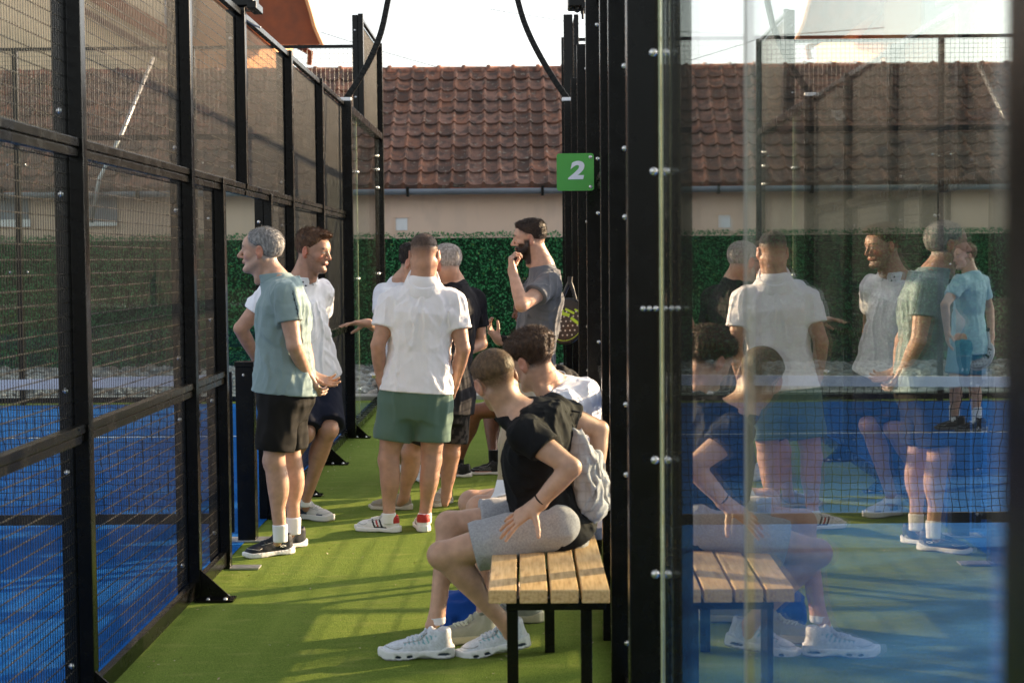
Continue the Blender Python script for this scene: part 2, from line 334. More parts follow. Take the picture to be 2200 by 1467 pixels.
for (a, b_) in ((5, 67),):
    p0 = at(-25, 480, 24); p1 = at(66, 480, 24)
    wn = MB().box(p0.x, p1.x, -.02, .01, p0.z-.02, p0.z+.62).build('window', M['gutter'], hs); MB().box(p0.x-.03, p1.x+.03, -.06, -.021, p0.z-.06, p0.z+.05).build('sill', M['white'], wn)
    p0 = at(182, 482, 24); p1 = at(255, 482, 24)
    wn = MB().box(p0.x+.05, p1.x, -.02, .01, p0.z+.0, p0.z+.55).build('window', M['gutter'], hs); MB().box(p0.x, p1.x, -.08, -.021, p0.z-.03, p0.z+.03).build('sill', M['white'], wn)
dp = MB(); a = at(198, 478, 23.6); b_ = at(215, 385, 23.55); c_ = at(262, 290, 23.6); d_ = at(333, 148, 25.3)
dp.tube([Vector(a)-Vector((0, 24, 0)), Vector(b_)-Vector((0, 24, 0)), Vector(c_)-Vector((0, 24, 0)), Vector(d_)-Vector((0, 24, -.15))], .03, 10); dp.build('downpipe', M['galv'], hs, smooth=True)

# taller neighbour house on the left
th = thing('neighbour_house', 'taller peach house with an orange wooden roof overhang behind the left court', 'house', (0, 0, 0))
q0 = at(415, 285, 28.5); q1 = at(505, 285, 28.5)
MB().box(-15, q1.x, 28.5, 36, 0, 8.5).build('wall', M['peach'], th)
bw = MB(); bw.box(-15, at(398, 0, 28.4).x, 28.30, 28.48, 0, 9).build('brick_gable', simple('sun_gold_plaster', (.86, .66, .42), .9, 0, .22, 1.2, .6, 30, .02), th)  # golden colour stands in for sun glow on a face without sun
def slab(name, pix, Yf, Yb, zt, mat, parent):                    # an overhang: outline at its front, real depth to its back
    fr = [at(px_, py_, Yf) for px_, py_ in pix]; n = len(fr); V = [tuple(p) for p in fr]+[(p.x-1.1, Yb, p.z+zt) for p in fr]
    Fc = [tuple(range(n)), tuple(range(2*n-1, n-1, -1))]+[(i, i+n, (i+1) % n+n, (i+1) % n) for i in range(n)]
    return rawmesh(name, V, Fc, mat, parent)
MB().bar(at(175, -30, 28.2), at(400, 100, 28.2), .3, .12, up=(0, 1, 0)).build('roof_edge', M['wood_soffit'], th)
MB().bar(at(175, 20, 28.25), at(398, 150, 28.25), .1, .5, up=(0, 1, 0)).build('roof_slope', M['tile_plain'], th)
rf_ = slab('roof_overhang', [(430, -260), (640, -60), (692, 96), (600, 96), (520, 40), (500, -20), (400, -160)], 27.2, 31.5, .5, M['wood_soffit'], th)
fb = MB(); a = at(640, -60, 27.15); b_ = at(668, 30, 27.15); c_ = at(676, 60, 27.15); d_ = at(692, 97, 27.15)
fb.bar(a, b_, .05, .10, up=(0, 1, 0)); fb.bar(c_, d_, .05, .10, up=(0, 1, 0)); fb.bar(b_, c_, .05, .12, up=(0, 1, 0)); fb.build('barge_board', M['peach'], th)
bk = MB(); bk.bar(at(668, 110, 27.5), at(664, 140, 27.5), .08); bk.bar(at(640, 100, 27.6), at(668, 115, 27.5), .08); bk.build('bracket', M['wood_soffit'], th)
for i in range(6):
    a = at(520+i*22, 60-i*28+20, 27.25)
MB().box(at(430, 0, 28.3).x-.6, at(430, 0, 28.3).x-.1, 28.2, 28.45, 5.5, 6.3).build('window', M['gutter'], th)
# ------------------------------------------------------------------ steel fences of the two courts
WR = .0019
def wires(y0, y1, z0, z1, x=.0, step=.05, r=WR, vs=.028):
    n = int((y1-y0)/vs); off = ((y1-y0)-n*vs)/2; m = MB(); m.hexes([((x, y0+off+i*vs, z0), (x, y0+off+i*vs, z1)) for i in range(n+1)], r*.88); m.nv = len(m.f)
    n = int((z1-z0)/step); return m.hexes([((x-2*r, y0, z0+.02+i*step), (x-2*r, y1, z0+.02+i*step)) for i in range(n+1)], r*1.25)
def xwires(x0, x1, z0, z1, step=.05, r=WR):
    n = int((x1-x0)/step); m = MB().hexes([((x0+.01+i*step, 0, z0), (x0+.01+i*step, 0, z1)) for i in range(n+1)], r)
    n = int((z1-z0)/step); return m.hexes([((x0, 2*r, z0+.02+i*step), (x1, 2*r, z0+.02+i*step)) for i in range(n+1)], r)
BH = (.17, .86, 1.15, 1.84, 2.13, 2.84)
def post(root, y, z0, z1, s, bolts=BH, gusset=True, w=.05):
    # s=+1: the walkway is on the +x side; a flat mesh-panel bar plus a square tube
    m = MB(); m.box(*sorted((-s*.058, -s*.004)), y-.004, y+.02, z0, z1); m.box(*sorted((s*.0, s*w)), y-.014, y+.046, z0, z1+.01)
    m.box(*sorted((-s*.004, s*.001)), y+.004, y+.03, z0, z1)
    p = m.build('post', M['steel'], root, bevel=.003)
    for h in bolts:
        if z0 < h < z1: MB().dome((-s*.032, y-.004, h), (0, -1, 0), .0115, .008).build('bolt', M['zinc'], p, smooth=True)
    if gusset:
        g = MB(); x0, x1 = s*w, s*(w+.14); t = .004
        P = [(x0, y-t, .012), (x1, y-t, .012), (x1, y-t, .02), (x0, y-t, .15), (x0, y+t, .012), (x1, y+t, .012), (x1, y+t, .02), (x0, y+t, .15)]
        g.quadbox(P); g.box(*sorted((s*(w-.02), s*(w+.16))), y-.05, y+.06, .002, .012); g.build('foot_plate', M['steel'], p)
        for bx_, by_ in ((w+.12, -.03), (w+.12, .04), (w+.04, -.03)): MB().dome((s*bx_, y+by_, .012), (0, 0, 1), .011, .01).build('bolt', M['zinc'], p, smooth=True)
    return p
def rail(root, y0, y1, z, s, h=.064, name='rail'):
    m = MB(); m.box(*sorted((s*.003, s*.034)), y0, y1, z-h/2, z-.004); m.box(*sorted((s*.003, s*.040)), y0, y1, z+.003, z+h/2); m.box(*sorted((s*.003, s*.028)), y0, y1, z-.004, z+.003)
    m.box(*sorted((-s*.004, s*.003)), y0, y1, z-h/2+.006, z+h/2-.006)
    return m.build(name, M['steel'], root, bevel=.0015)
def edge_bar(root, y0, y1, z0, z1, s):
    return MB().box(*sorted((s*.0, s*.032)), y0, y1, z0, z1).build('rail', M['steel'], root, bevel=.003)
def clips(parent, y, zs, x0, x1):
    for z in zs:
        for yy in (y-.03, y+.03): MB().dome((x1, yy, z), (1, 0, 0), .016, .012).dome((x0, yy, z), (-1, 0, 0), .016, .012).tube([(x0, yy, z), (x1, yy, z)], .006, 6).build('glass_clip', M['zinc'], parent, smooth=True)

# ---- left court, walkway side
FA = thing('court_fence', 'black wire mesh side fence of the left court with a doorway and net beside it', 'fence', (XA, 0, 0))
PA = [3.95, 5.72, 7.62, 9.15, 11.02, 12.72, 14.62]
DY0, DY1 = 8.42, 10.03
for y in PA:
    if y == 9.15: post(FA, y, 2.03, 3.0, 1, gusset=False)
    else: post(FA, y, 0, 3.0, 1)
post(FA, DY0, 0, 2.02, 1, bolts=(.19, .88, 1.3, 1.82), gusset=False)
post(FA, DY1, 0, 2.0, 1, bolts=(.86, 1.84), gusset=False)
MB().box(.05, .2, DY0-.04, DY0+.06, .002, .01).build('door_plate', M['galv'], FA)
for a, b in zip(PA[:-1], PA[1:]):
    ya, yb = a+.046, b-.014
    wires(ya, yb, 2.03, 2.97, -.012).panel(FA)
    edge_bar(FA, ya, yb, 2.965, 3.0, 1); rail(FA, ya, yb, 2.0, 1)
    if a == 7.62: yb = DY0-.014
    if a == 9.15: ya = DY1+.046
    wires(ya, yb, .09, 1.97, -.012).panel(FA)
    rail(FA, ya, yb, 1.0, 1); edge_bar(FA, ya, yb, .02, .09, 1)
wires(1.5, 3.93, .09, 2.97, -.012).panel(FA); rail(FA, 1.5, 3.93, 2.0, 1); rail(FA, 1.5, 3.93, 1.0, 1); edge_bar(FA, 1.5, 3.93, 2.965, 3.0, 1)
YE = 18.3
MB().box(-.012, 0, 14.67, 15.80, .08, 2.94).build('glass_panel', M['glass'], FA); MB().box(-.012, 0, 15.82, 18.26, .08, 2.94).build('glass_panel', M['glass'], FA)
MB().box(-.013, .001, 15.802, 15.818, .08, 2.94).build('glass_joint', M['glass_edge'], FA)
clips(FA, 15.81, (.35, 1.42, 2.45), -.014, .002); clips(FA, 18.1, (.25, 1.45, 2.4, 2.6, 2.75), -.014, .002)
MB().box(-.02, .05, 14.66, YE+.05, .02, .08).build('base_rail', M['steel'], FA, bevel=.003); MB().box(-.01, .045, 14.66, YE+.05, 2.94, 3.01).build('rail', M['steel'], FA, bevel=.003)
post(FA, YE, 0, 4.0, 1, bolts=(1.1, 1.9, 2.5, 3.3, 3.7), gusset=False); post(FA, 16.1, 3.01, 4.0, 1, bolts=(3.2, 3.85), gusset=False)
wires(16.15, 18.28, 3.02, 3.97, -.012).panel(FA); edge_bar(FA, 16.15, 18.28, 3.965, 4.0, 1)
MB().dome((.02, 14.62, 3.03), (1, 0, 0), .03, .03).build('end_cap', M['white'], FA)

# ---- left court, far end
def end_fence(label, x0, x1, y, rot=0, root_loc=None):
    r_ = thing('court_fence', label, 'fence', (0, y, 0), rot)
    n = round((x1-x0)/2); xs = [x0+(x1-x0)*i/n for i in range(n+1)]
    for i, x in enumerate(xs):
        if i == 0 and x0 > 0: pass
        MB().box(x-.03, x+.03, .0, .06, 0, 4.0).build('post', M['steel'], r_, bevel=.003)
    for a, b in zip(xs[:-1], xs[1:]):
        g = MB().box(a+.035, b-.035, .0, .012, .08, 2.95).build('glass_panel', M['end_glass'], r_); clips_x(g, a+.1, b-.1)
        xwires(a+.03, b-.03, 3.03, 3.97).build('mesh_panel', M['wire'], r_)
        [MB().box(a+.03, b-.03, -.0, .04, u, v).build('rail', M['steel'], r_, bevel=.002) for u, v in ((3.965, 4.0), (2.96, 3.02), (.02, .08))]
    return r_
def clips_x(g, a, b):
    for x in (a, b):
        for z in (.3, 1.5, 2.7): MB().dome((x, -.001, z), (0, -1, 0), .014, .012).build('glass_clip', M['zinc'], g, smooth=True)
end_fence('black framed glass end wall of the left court with wire mesh above', -11.6, XA-.09, YE)

# ---- right court, walkway side: drawn in its own frame, turned by a fraction of a degree
FB = thing('court_fence', 'black steel and glass side wall of the right court mirroring the men', 'fence', (XB, 0, 0), -SL)
def postb(y, z0, z1, bolts=BH, d=.09, wd=.07, mirror=True):
    p = MB().box(-d, .0, y, y+wd, z0, z1).build('post', M['steel'], FB, bevel=.004)
    MB().box(.012, .06, y+.005, y+wd-.005, z0, z1).build('flange', M['steel'], p, bevel=.003)
    for h in bolts:
        if z0 < h < z1: MB().dome((-.03, y, h), (0, -1, 0), .0115, .008).build('bolt', M['zinc'], p, smooth=True)
    return p
GB = [(1.24, 2.72), (2.745, 4.62)]
for a, b in GB: MB().box(0, .012, a, b, .06, 2.96 if a > 50 else 3.3).build('glass_panel', M['glass'], FB)
MB().box(-.006, -.001, 4.608, 4.628, .06, 3.3).build('glass_joint', M['glass_edge'], FB)
MB().box(-.001, .013, 2.723, 2.742, .06, 3.3).build('glass_joint', M['glass_edge_white'], FB)
postb(.78, 0, 3.4, bolts=(), wd=.12)
p5 = postb(4.66, 0, 4.0, bolts=(), d=.092, wd=.09)
for h in (2.18, 1.845, 1.02, .69):
    MB().dome((-.018, 4.66, h), (0, -1, 0), .0135, .010).build('bolt', M['zinc'], p5, smooth=True)
for dx in (-.05, -.032, -.014): MB().dome((dx+.0, 4.66, 1.455), (0, -1, 0), .009, .008).build('bolt', M['zinc'], p5, smooth=True)
PB = [6.75, 8.75, 10.75, 12.75, 14.5, 16.2]
for y in PB: postb(y, 0, 4.0 if y > 16 or y < 8 else 3.0)
postb(6.0, 0, 4.0, bolts=(.17, .8, 1.06, 1.75, 2.0, 2.3, 3.2), d=.088, wd=.05)
postb(17.85, 0, 4.0, bolts=(2.2, 3.5))
MB().box(0, .012, 4.77, 5.98, .08, 2.95).build('glass_panel', M['glass'], FB)
MB().box(0, .012, 6.07, 6.73, .08, 2.95).build('glass_panel', M['glass'], FB)
for a, b in [(6.82, 8.75), (8.82, 10.75), (10.82, 12.75), (12.82, 14.5)]:
    wires(a, b, .09, 2.97, .012).panel(FB)
    for z in (1.0, 2.0): rail(FB, a, b, z, -1)
    edge_bar(FB, a, b, 2.965, 3.0, -1); edge_bar(FB, a, b, .02, .09, -1)
MB().box(0, .012, 14.57, 16.2, .08, 2.95).build('glass_panel', M['glass'], FB); MB().box(0, .012, 16.27, 17.85, .08, 2.95).build('glass_panel', M['glass'], FB)
wires(16.27, 17.84, 3.03, 3.97, .012).panel(FB)
[MB().box(-.04, 0, y0, 17.84, u, v).build('rail', M['steel'], FB, bevel=.002) for y0, u, v in ((16.27, 3.965, 4.0), (14.57, 2.96, 3.02), (14.57, .02, .08))]
MB().box(-.04, .0, 1.24, 6.73, .0, .05).build('base_rail', M['steel'], FB, bevel=.002)
MB().quadbox([(-.09, 4.70, .01), (-.16, 4.70, .01), (-.16, 4.70, .02), (-.09, 4.70, .12), (-.09, 4.71, .01), (-.16, 4.71, .01), (-.16, 4.71, .02), (-.09, 4.71, .12)]).build('foot_plate', M['steel'], FB)
end_fence('black framed glass end wall of the right court with wire mesh above', .62, 10.6, 17.92)
# far side of the right court: bare posts and light masts
FC = thing('court_fence', 'far side fence posts of the right court', 'fence', (10.7, 0, 0))
for y in (-1, .6, 2.9, 5, 7.1, 9.2, 10.1, 11.3, 13.4, 15.5, 17.9): MB().box(-.04, .04, y, y+.08, 0, 3.0).build('post', M['steel'], FC)
MB().box(-.03, .03, -1, 18, 2.95, 3.0).build('rail', M['steel'], FC)
# unseen slatted screen and block, added to throw broken shade over the walkway
wb = thing('shade_screen', 'unseen slatted screen added to throw shade stripes on the walkway', 'fence', (21, 0, 0)); y = -9.0
while y < 19.4:
    w = random.uniform(.14, .5); MB().box(0, .04, y, y+w, 0, random.uniform(6.7, 7.3)).build('slat', M['wood_soffit'], wb); y += w+random.uniform(.12, .42)
for z in (1.5, 5.5): MB().box(.041, .12, -9, 19.6, z, z+.12).build('rail', M['steel'], wb)
sh_ = thing('shade_block', 'unseen tall block added to shade the far walkway', 'shade block', (0, 0, 0)); MB().box(21, 27, 25.6, 42, 0, 7.2).build('wall', M['plaster'], sh_); MB().box(20.8, 27.2, 25.5, 42.1, 7.21, 7.5).build('roof', M['gutter'], sh_)

# ---- nets
def net(label, x0, x1, y, z0, z1, sag, posts, droop_side):
    r_ = thing('court_net', label, 'net', (0, y, 0)); m = MB(); L = x1-x0; st = .047
    nx = int(L/st); zt = lambda x: z1-sag*math.sin(math.pi*(x-x0)/L)
    nz = int((z1-z0-.05)/st)
    rs = np.random.RandomState(5); ox = rs.uniform(-.006, .006, (nx+1, nz+2)); oz = rs.uniform(-.005, .005, (nx+1, nz+2))
    wav = lambda i, j: .012*math.sin(i*.21+j*.3)+.01*math.sin(i*.07+1.3*j*.2)
    def P(i, j):
        x = x0+i*L/nx; top = zt(x)-.055; zb = z0+.06+.012*math.sin(i*.11); return (x+ox[i, j]+wav(i, j)*.7, wav(j, i)*.6, zb+(top-zb)*j/(nz+1)+(oz[i, j] if 0 < j <= nz else 0))
    def seg(a, b, r=.0017):
        m.bar(a, b, 2*r)
    for i in range(nx+1):
        for j in range(nz+1): seg(P(i, j), P(i, j+1))
    for j in range(1, nz+1):
        for i in range(nx): seg(P(i, j), P(i+1, j))
    m.build('netting', M['netcord'], r_)
    t = MB(); n = 60
    for i in range(n):
        a, b = x0+L*i/n, x0+L*(i+1)/n; za, zb = zt(a), zt(b)
        t.quadbox([(a, -.006, za-.058), (b, -.006, zb-.058), (b, .006, zb-.058), (a, .006, za-.058), (a, -.006, za), (b, -.006, zb), (b, .006, zb), (a, .006, za)])
    t.build('net_tape', M['net_tape'], r_)
    MB().box(x0, x1, -.012, .012, z0, z0+.058).build('bottom_band', M['netcord'], r_)
    for xp in posts:
        p = MB().box(xp-.052, xp+.05, -.05, .05, .0, 1.0).box(xp-.056, xp+.054, -.054, .054, 1.0, 1.03).build('net_post', M['steel'], r_, bevel=.003)
        MB().box(xp-.12, xp+.14, -.07, .07, .004, .012).build('base_plate', M['galv'], p); MB().dome((xp-.005, -.05, .955), (0, -1, 0), .009, .006).build('bolt', M['zinc'], p)
    return r_
na = net('black net with white top tape across the left court beside its square post', -11.4, -1.70, 9.27, .10, .955, .05, (-1.575,), 0)
hs_ = MB().box(-1.70, -1.655, -.012, .012, .05, .97).build('net_end_bar', M['steel'], na)
for h in (.86, .62, .38, .13): MB().dome((-1.678, -.013, h), (0, -1, 0), .011, .008).build('bolt', M['zinc'], hs_)
net('black net with white top tape across the right court behind the glass', .50, 10.5, 9.05, .11, .955, .05, (), 0)
# ------------------------------------------------------------------ smooth solids: distance fields turned into meshes
_LAT = RNG.rand(32, 32, 32).astype(np.float32)*2-1
def vnoise(p, f=1.0, s=(1, 1, 1), seed=0):
    q = p*np.array(s, np.float32)*f+seed*7.31; i = np.floor(q).astype(np.int64); t = (q-i).astype(np.float32); t = t*t*(3-2*t); i &= 31; j = (i+1) & 31
    L = _LAT; x0, y0, z0, x1, y1, z1 = i[..., 0], i[..., 1], i[..., 2], j[..., 0], j[..., 1], j[..., 2]; a, b, c = t[..., 0], t[..., 1], t[..., 2]
    return ((L[x0, y0, z0]*(1-a)+L[x1, y0, z0]*a)*(1-b)+(L[x0, y1, z0]*(1-a)+L[x1, y1, z0]*a)*b)*(1-c)+((L[x0, y0, z1]*(1-a)+L[x1, y0, z1]*a)*(1-b)+(L[x0, y1, z1]*(1-a)+L[x1, y1, z1]*a)*b)*c
def A_(v): return np.array(v[:] if isinstance(v, Vector) else v, np.float32)
def unit(v): v = A_(v); return v/max(1e-9, np.linalg.norm(v))
def smin(a, b, k):
    h = np.clip(.5+.5*(b-a)/k, 0, 1); return b*(1-h)+a*h-k*h*(1-h)
class Cone:                                                  # tapered limb; optional flattening (axis u is stretched by e)
    def __init__(s, a, b, r1, r2, k=.02, u=None, e=1.0, neg=False, mid=None):
        s.a, s.b, s.r1, s.r2, s.k, s.neg, s.e, s.mid = A_(a), A_(b), r1, r2, k, neg, e, mid
        if u is not None:
            d = unit(s.b-s.a); u = A_(u); u = u-d*np.dot(u, d); s.u = unit(u)
        else: s.u = None
    def bb(s):
        r = max(s.r1, s.r2)*max(1, s.e)+(s.mid or 0)+max(s.k, .004)+.03; return np.minimum(s.a, s.b)-r, np.maximum(s.a, s.b)+r
    def d(s, p):
        ab = s.b-s.a; L2 = float(ab@ab)+1e-12; t = np.clip(((p-s.a)@ab)/L2, 0, 1); v = p-s.a-t[..., None]*ab
        if s.u is not None: v = v-(v@s.u)[..., None]*s.u*(1-1/s.e)
        r = s.r1+(s.r2-s.r1)*t
        if s.mid: r = r+s.mid*np.maximum(0, np.sin(np.pi*t**.8))**1.5
        return np.linalg.norm(v, axis=-1)-r
class Ell:
    def __init__(s, c, r, ax=None, k=.02, neg=False):
        s.c, s.r, s.k, s.neg = A_(c), A_(r), k, neg; s.ax = np.eye(3, dtype=np.float32) if ax is None else np.array([A_(x) for x in ax])
    def bb(s): m = float(s.r.max())+s.k+.03; return s.c-m, s.c+m
    def d(s, p):
        q = (p-s.c)@s.ax.T; k0 = np.linalg.norm(q/s.r, axis=-1); k1 = np.linalg.norm(q/(s.r*s.r), axis=-1); return k0*(k0-1)/np.maximum(k1, 1e-6)
class Loft:                                                  # torso: half width and half depth along a bent, twisted spine
    def __init__(s, P, Cc, lat0, lat1, prof, bend=0, k=.03, grow=0, back=None, flat=2.3):
        s.P, s.Q = A_(P), A_(Cc); s.L = np.linalg.norm(s.Q-s.P); s.up = (s.Q-s.P)/s.L; s.l0, s.l1 = unit(lat0), unit(lat1); s.prof = np.array(prof, np.float32); s.bend = bend; s.k = k; s.neg = False; s.grow = grow
        s.flat = flat
    def bb(s):
        m = .32; return np.minimum(s.P, s.Q)-m, np.maximum(s.P, s.Q)+m
    def d(s, p):
        v = p-s.P; t = (v@s.up)/s.L; tc = np.clip(t, 0, 1)[..., None]; lat = s.l0*(1-tc)+s.l1*tc; lat = lat-(lat@s.up)[..., None]*s.up; lat = lat/np.linalg.norm(lat, axis=-1)[..., None]
        fw = np.cross(s.up, lat)                             # lat points to the figure's right: up x right = forward
        x = (v*lat).sum(-1); y = (v*fw).sum(-1)+s.bend*np.sin(np.pi*np.clip(t, 0, 1)); pr = s.prof
        w = np.interp(t, pr[:, 0], pr[:, 1])+s.grow; dd = np.interp(t, pr[:, 0], pr[:, 2])+s.grow; yo = np.interp(t, pr[:, 0], pr[:, 3])
        n = s.flat; q = (np.abs(x/w)**n+np.abs((y-yo)/dd)**n)**(1/n); side = (q-1)*np.minimum(w, dd)
        cap = np.maximum((t-pr[-1, 0]), (pr[0, 0]-t))*s.L; return np.maximum(side, cap).astype(np.float32)
def field(prims, lo, hi, h, mod=None):
    n = np.maximum(2, np.ceil((hi-lo)/h).astype(int)+1); ax = [lo[i]+h*np.arange(n[i], dtype=np.float32) for i in range(3)]
    D = np.full(n, .06, np.float32)
    for pr in prims:
        a, b = pr.bb(); i0 = np.clip(np.floor((a-lo)/h).astype(int), 0, n); i1 = np.clip(np.ceil((b-lo)/h).astype(int)+1, 0, n)
        if (i1 <= i0).any(): continue
        sl_ = tuple(slice(i0[i], i1[i]) for i in range(3)); G = np.stack(np.meshgrid(*[ax[i][sl_[i]] for i in range(3)], indexing='ij'), -1)
        d = pr.d(G); D[sl_] = -smin(-D[sl_], d, max(pr.k, 1e-4)) if pr.neg else smin(D[sl_], d, max(pr.k, 1e-4))
    if mod is not None:
        m = np.abs(D) < .05; idx = np.argwhere(m); P = lo+idx.astype(np.float32)*h; D[m] = mod(P, D[m])
    return D
def nets(D, lo, h):
    s = D < 0; nx, ny, nz = D.shape
    c = np.zeros((nx-1, ny-1, nz-1), np.uint8)
    for i in (0, 1):
        for j in (0, 1):
            for k in (0, 1): c += s[i:nx-1+i, j:ny-1+j, k:nz-1+k]
    act = (c > 0) & (c < 8); idx = np.argwhere(act); 
    if not len(idx): return np.zeros((0, 3)), np.zeros((0, 4), int)
    vid = np.full(act.shape, -1, np.int64); vid[act] = np.arange(len(idx)); acc = np.zeros((len(idx), 3), np.float32); cnt = np.zeros(len(idx), np.float32)
    for ax in range(3):
        o1, o2 = [a for a in range(3) if a != ax]
        for u in (0, 1):
            for w in (0, 1):
                a = idx.copy(); a[:, o1] += u; a[:, o2] += w; b = a.copy(); b[:, ax] += 1
                da, db = D[tuple(a.T)], D[tuple(b.T)]; m = (da < 0) != (db < 0); t = np.where(m, da/np.where(m, da-db, 1), 0)
                p = a.astype(np.float32); p[:, ax] += t; acc[m] += p[m]; cnt[m] += 1
    V = lo+h*acc/cnt[:, None]; Q = []
    for ax in range(3):
        o1, o2 = [(1, 2), (2, 0), (0, 1)][ax]; sa = s.take(range(0, D.shape[ax]-1), ax); sb = s.take(range(1, D.shape[ax]), ax); e = np.argwhere(sa != sb)
        m = (e[:, o1] > 0) & (e[:, o2] > 0) & (e[:, o1] < D.shape[o1]-1) & (e[:, o2] < D.shape[o2]-1); e = e[m]; fl = sa[tuple(e.T)]
        def g(a, b): q = e.copy(); q[:, o1] -= a; q[:, o2] -= b; return vid[tuple(q.T)]
        q = np.stack([g(1, 1), g(0, 1), g(0, 0), g(1, 0)], 1); q[~fl] = q[~fl][:, ::-1]; Q.append(q)
    Q = np.concatenate(Q); return V, Q
def smooth_mesh(V, Q, it=1, f=.5):
    if len(V) == 0: return V
    for _ in range(it):
        acc = np.zeros_like(V); n = np.zeros(len(V), np.float32)
        for a, b in ((0, 1), (1, 2), (2, 3), (3, 0)):
            for x, y in ((a, b), (b, a)):
                np.add.at(acc, Q[:, x], V[Q[:, y]]); np.add.at(n, Q[:, x], 1)
        m = n > 0; V = V.copy(); V[m] = V[m]*(1-f)+acc[m]/n[m, None]*f
    return V
def solid(name, prims, mat, parent, h=.01, mod=None, col=None, boxes=None, sm=1, pad=.02):
    """boxes: list of (lo, hi, h) finer regions besides the coarse whole; world coordinates; the mesh is stored about its parent's place"""
    lo = np.min([p.bb()[0] for p in prims if not p.neg], 0).astype(np.float32); hi = np.max([p.bb()[1] for p in prims if not p.neg], 0).astype(np.float32)
    Vs, Qs, n = [], [], 0
    def emit(D, l, hh, drop=None):
        nonlocal n
        V, Q = nets(D, l, hh); 
        if not len(V): return
        V = smooth_mesh(V, Q, sm)
        if drop:
            keep = np.ones(len(Q), bool); cen = V[Q].mean(1)
            for (a, b) in drop: keep &= ~np.all((cen > a+hh*.6) & (cen < b-hh*.6), 1)
            Q = Q[keep]
        Vs.append(V); Qs.append(Q+n); n += len(V)
    boxes = boxes or []
    emit(field(prims, lo, hi, h, mod), lo, h, [(np.array(a), np.array(b)) for a, b, _ in boxes])
    for a, b, hh in boxes: a = np.array(a, np.float32); b = np.array(b, np.float32); emit(field(prims, a, b, hh, mod), a, hh)
    V = np.concatenate(Vs); Q = np.concatenate(Qs); used = np.unique(Q); rm = np.full(len(V), -1); rm[used] = np.arange(len(used)); V = V[used]; Q = rm[Q]
    cc = col(V) if callable(col) else (np.tile(A_(col), (len(V), 1)) if col is not None else None)


    o = rawmesh(name, (V-A_(WORLD_OF(parent))), Q, mat, parent, True, cc)
    return o
def WORLD_OF(o):
    v = Vector((0, 0, 0))
    while o is not None: v += o.location; o = o.parent
    return v
def ramp01(x, a, b): t = np.clip((x-a)/(b-a), 0, 1); return t*t*(3-2*t)
def lerpc(c1, c2, t): return A_(c1)*(1-t[:, None])+A_(c2)*t[:, None]

M['skin'] = attrmat('skin', .46, .3, 420, .0014, .17, 26, .45, .10)
M['hair'] = attrmat('hair', .55, .6, 160, .004, .3, 60, .35, stretch=(1, 1, .45))
M['cloth'] = attrmat('cotton', .9, .35, 700, .0012, .04, 12, .15, folds=.35, sheen=.15)
M['cloth_dark'] = attrmat('dark_cloth', .82, .35, 700, .0012, .15, 12, .2, folds=.35)
M['heather'] = attrmat('heather_cloth', .92, .4, 300, .002, .22, 140, .15, folds=.5, sheen=.15)
M['shoe'] = attrmat('shoe_upper', .6, .4, 300, .002, .08, 60, .35)
M['sole'] = attrmat('shoe_sole', .5, .1, 60, .002, .05, 20, .4)
M['shoe_seam'] = simple('shoe_seam', (.35, .35, .36), .6)
M['black_gloss'] = simple('black_gloss', (.01, .01, .012), .15)
M['dark_glass'] = simple('smoked_lens', (.012, .014, .02), .05)

def strands(o, n, L, comb, col, col2, w=.0011, seed=3, keep=None, lift=.45):
    """adds short hairs standing on the surface of a hair mesh; comb(points, normals) gives the direction they lie in"""
    rs = np.random.RandomState(seed); me = o.data; nv = len(me.vertices); V = np.empty(nv*3, np.float32); me.vertices.foreach_get('co', V); V = V.reshape(-1, 3); N = np.empty(nv*3, np.float32); me.vertices.foreach_get('normal', N); N = N.reshape(-1, 3)
    nf = len(me.polygons); Q = np.empty(nf*4, np.int32); me.polygons.foreach_get('vertices', Q); Q = Q.reshape(-1, 4)
    ca = np.empty(nv*4, np.float32); me.color_attributes['col'].data.foreach_get('color', ca); ca = ca.reshape(-1, 4)[:, :3]
    idx = rs.randint(0, nf, n); a, b = rs.rand(n, 1), rs.rand(n, 1); q = V[Q[idx]]; P = (q[:, 0]*(1-a)+q[:, 1]*a)*(1-b)+(q[:, 3]*(1-a)+q[:, 2]*a)*b; Nn = N[Q[idx, 0]]
    if keep is not None: m = keep(P); P, Nn = P[m], Nn[m]; n = len(P)
    d = comb(P, Nn); d = d-Nn*(d*Nn).sum(1)[:, None]; d /= np.maximum(1e-6, np.linalg.norm(d, axis=1))[:, None]; d = d+Nn*lift+rs.normal(0, .28, (n, 3)); d /= np.linalg.norm(d, axis=1)[:, None]
    s_ = np.cross(d, rs.normal(0, 1, (n, 3))); s_ /= np.linalg.norm(s_, axis=1)[:, None]; Ls = (L(P) if callable(L) else L)*rs.uniform(.5, 1.15, n); Ls = np.asarray(Ls)[:, None]
    T1 = P+d*Ls*.55; T2 = P+d*Ls-Nn*Ls*.12; X = np.stack([P-Nn*.001-s_*w/2, P-Nn*.001+s_*w/2, T1+s_*w*.4, T1-s_*w*.4, T2], 1).reshape(-1, 3); k_ = np.arange(n)[:, None]*5+nv
    F4 = (k_+[0, 1, 2, 3]).tolist(); F3 = (k_+[3, 2, 4]).tolist(); t = rs.rand(n, 1)**1.2; c = A_(col)*(1-t)+A_(col2)*t
    return dict(V=np.concatenate([V, X]), F=Q.tolist()+F4+F3, C=np.concatenate([ca, np.repeat(c, 5, 0)]))
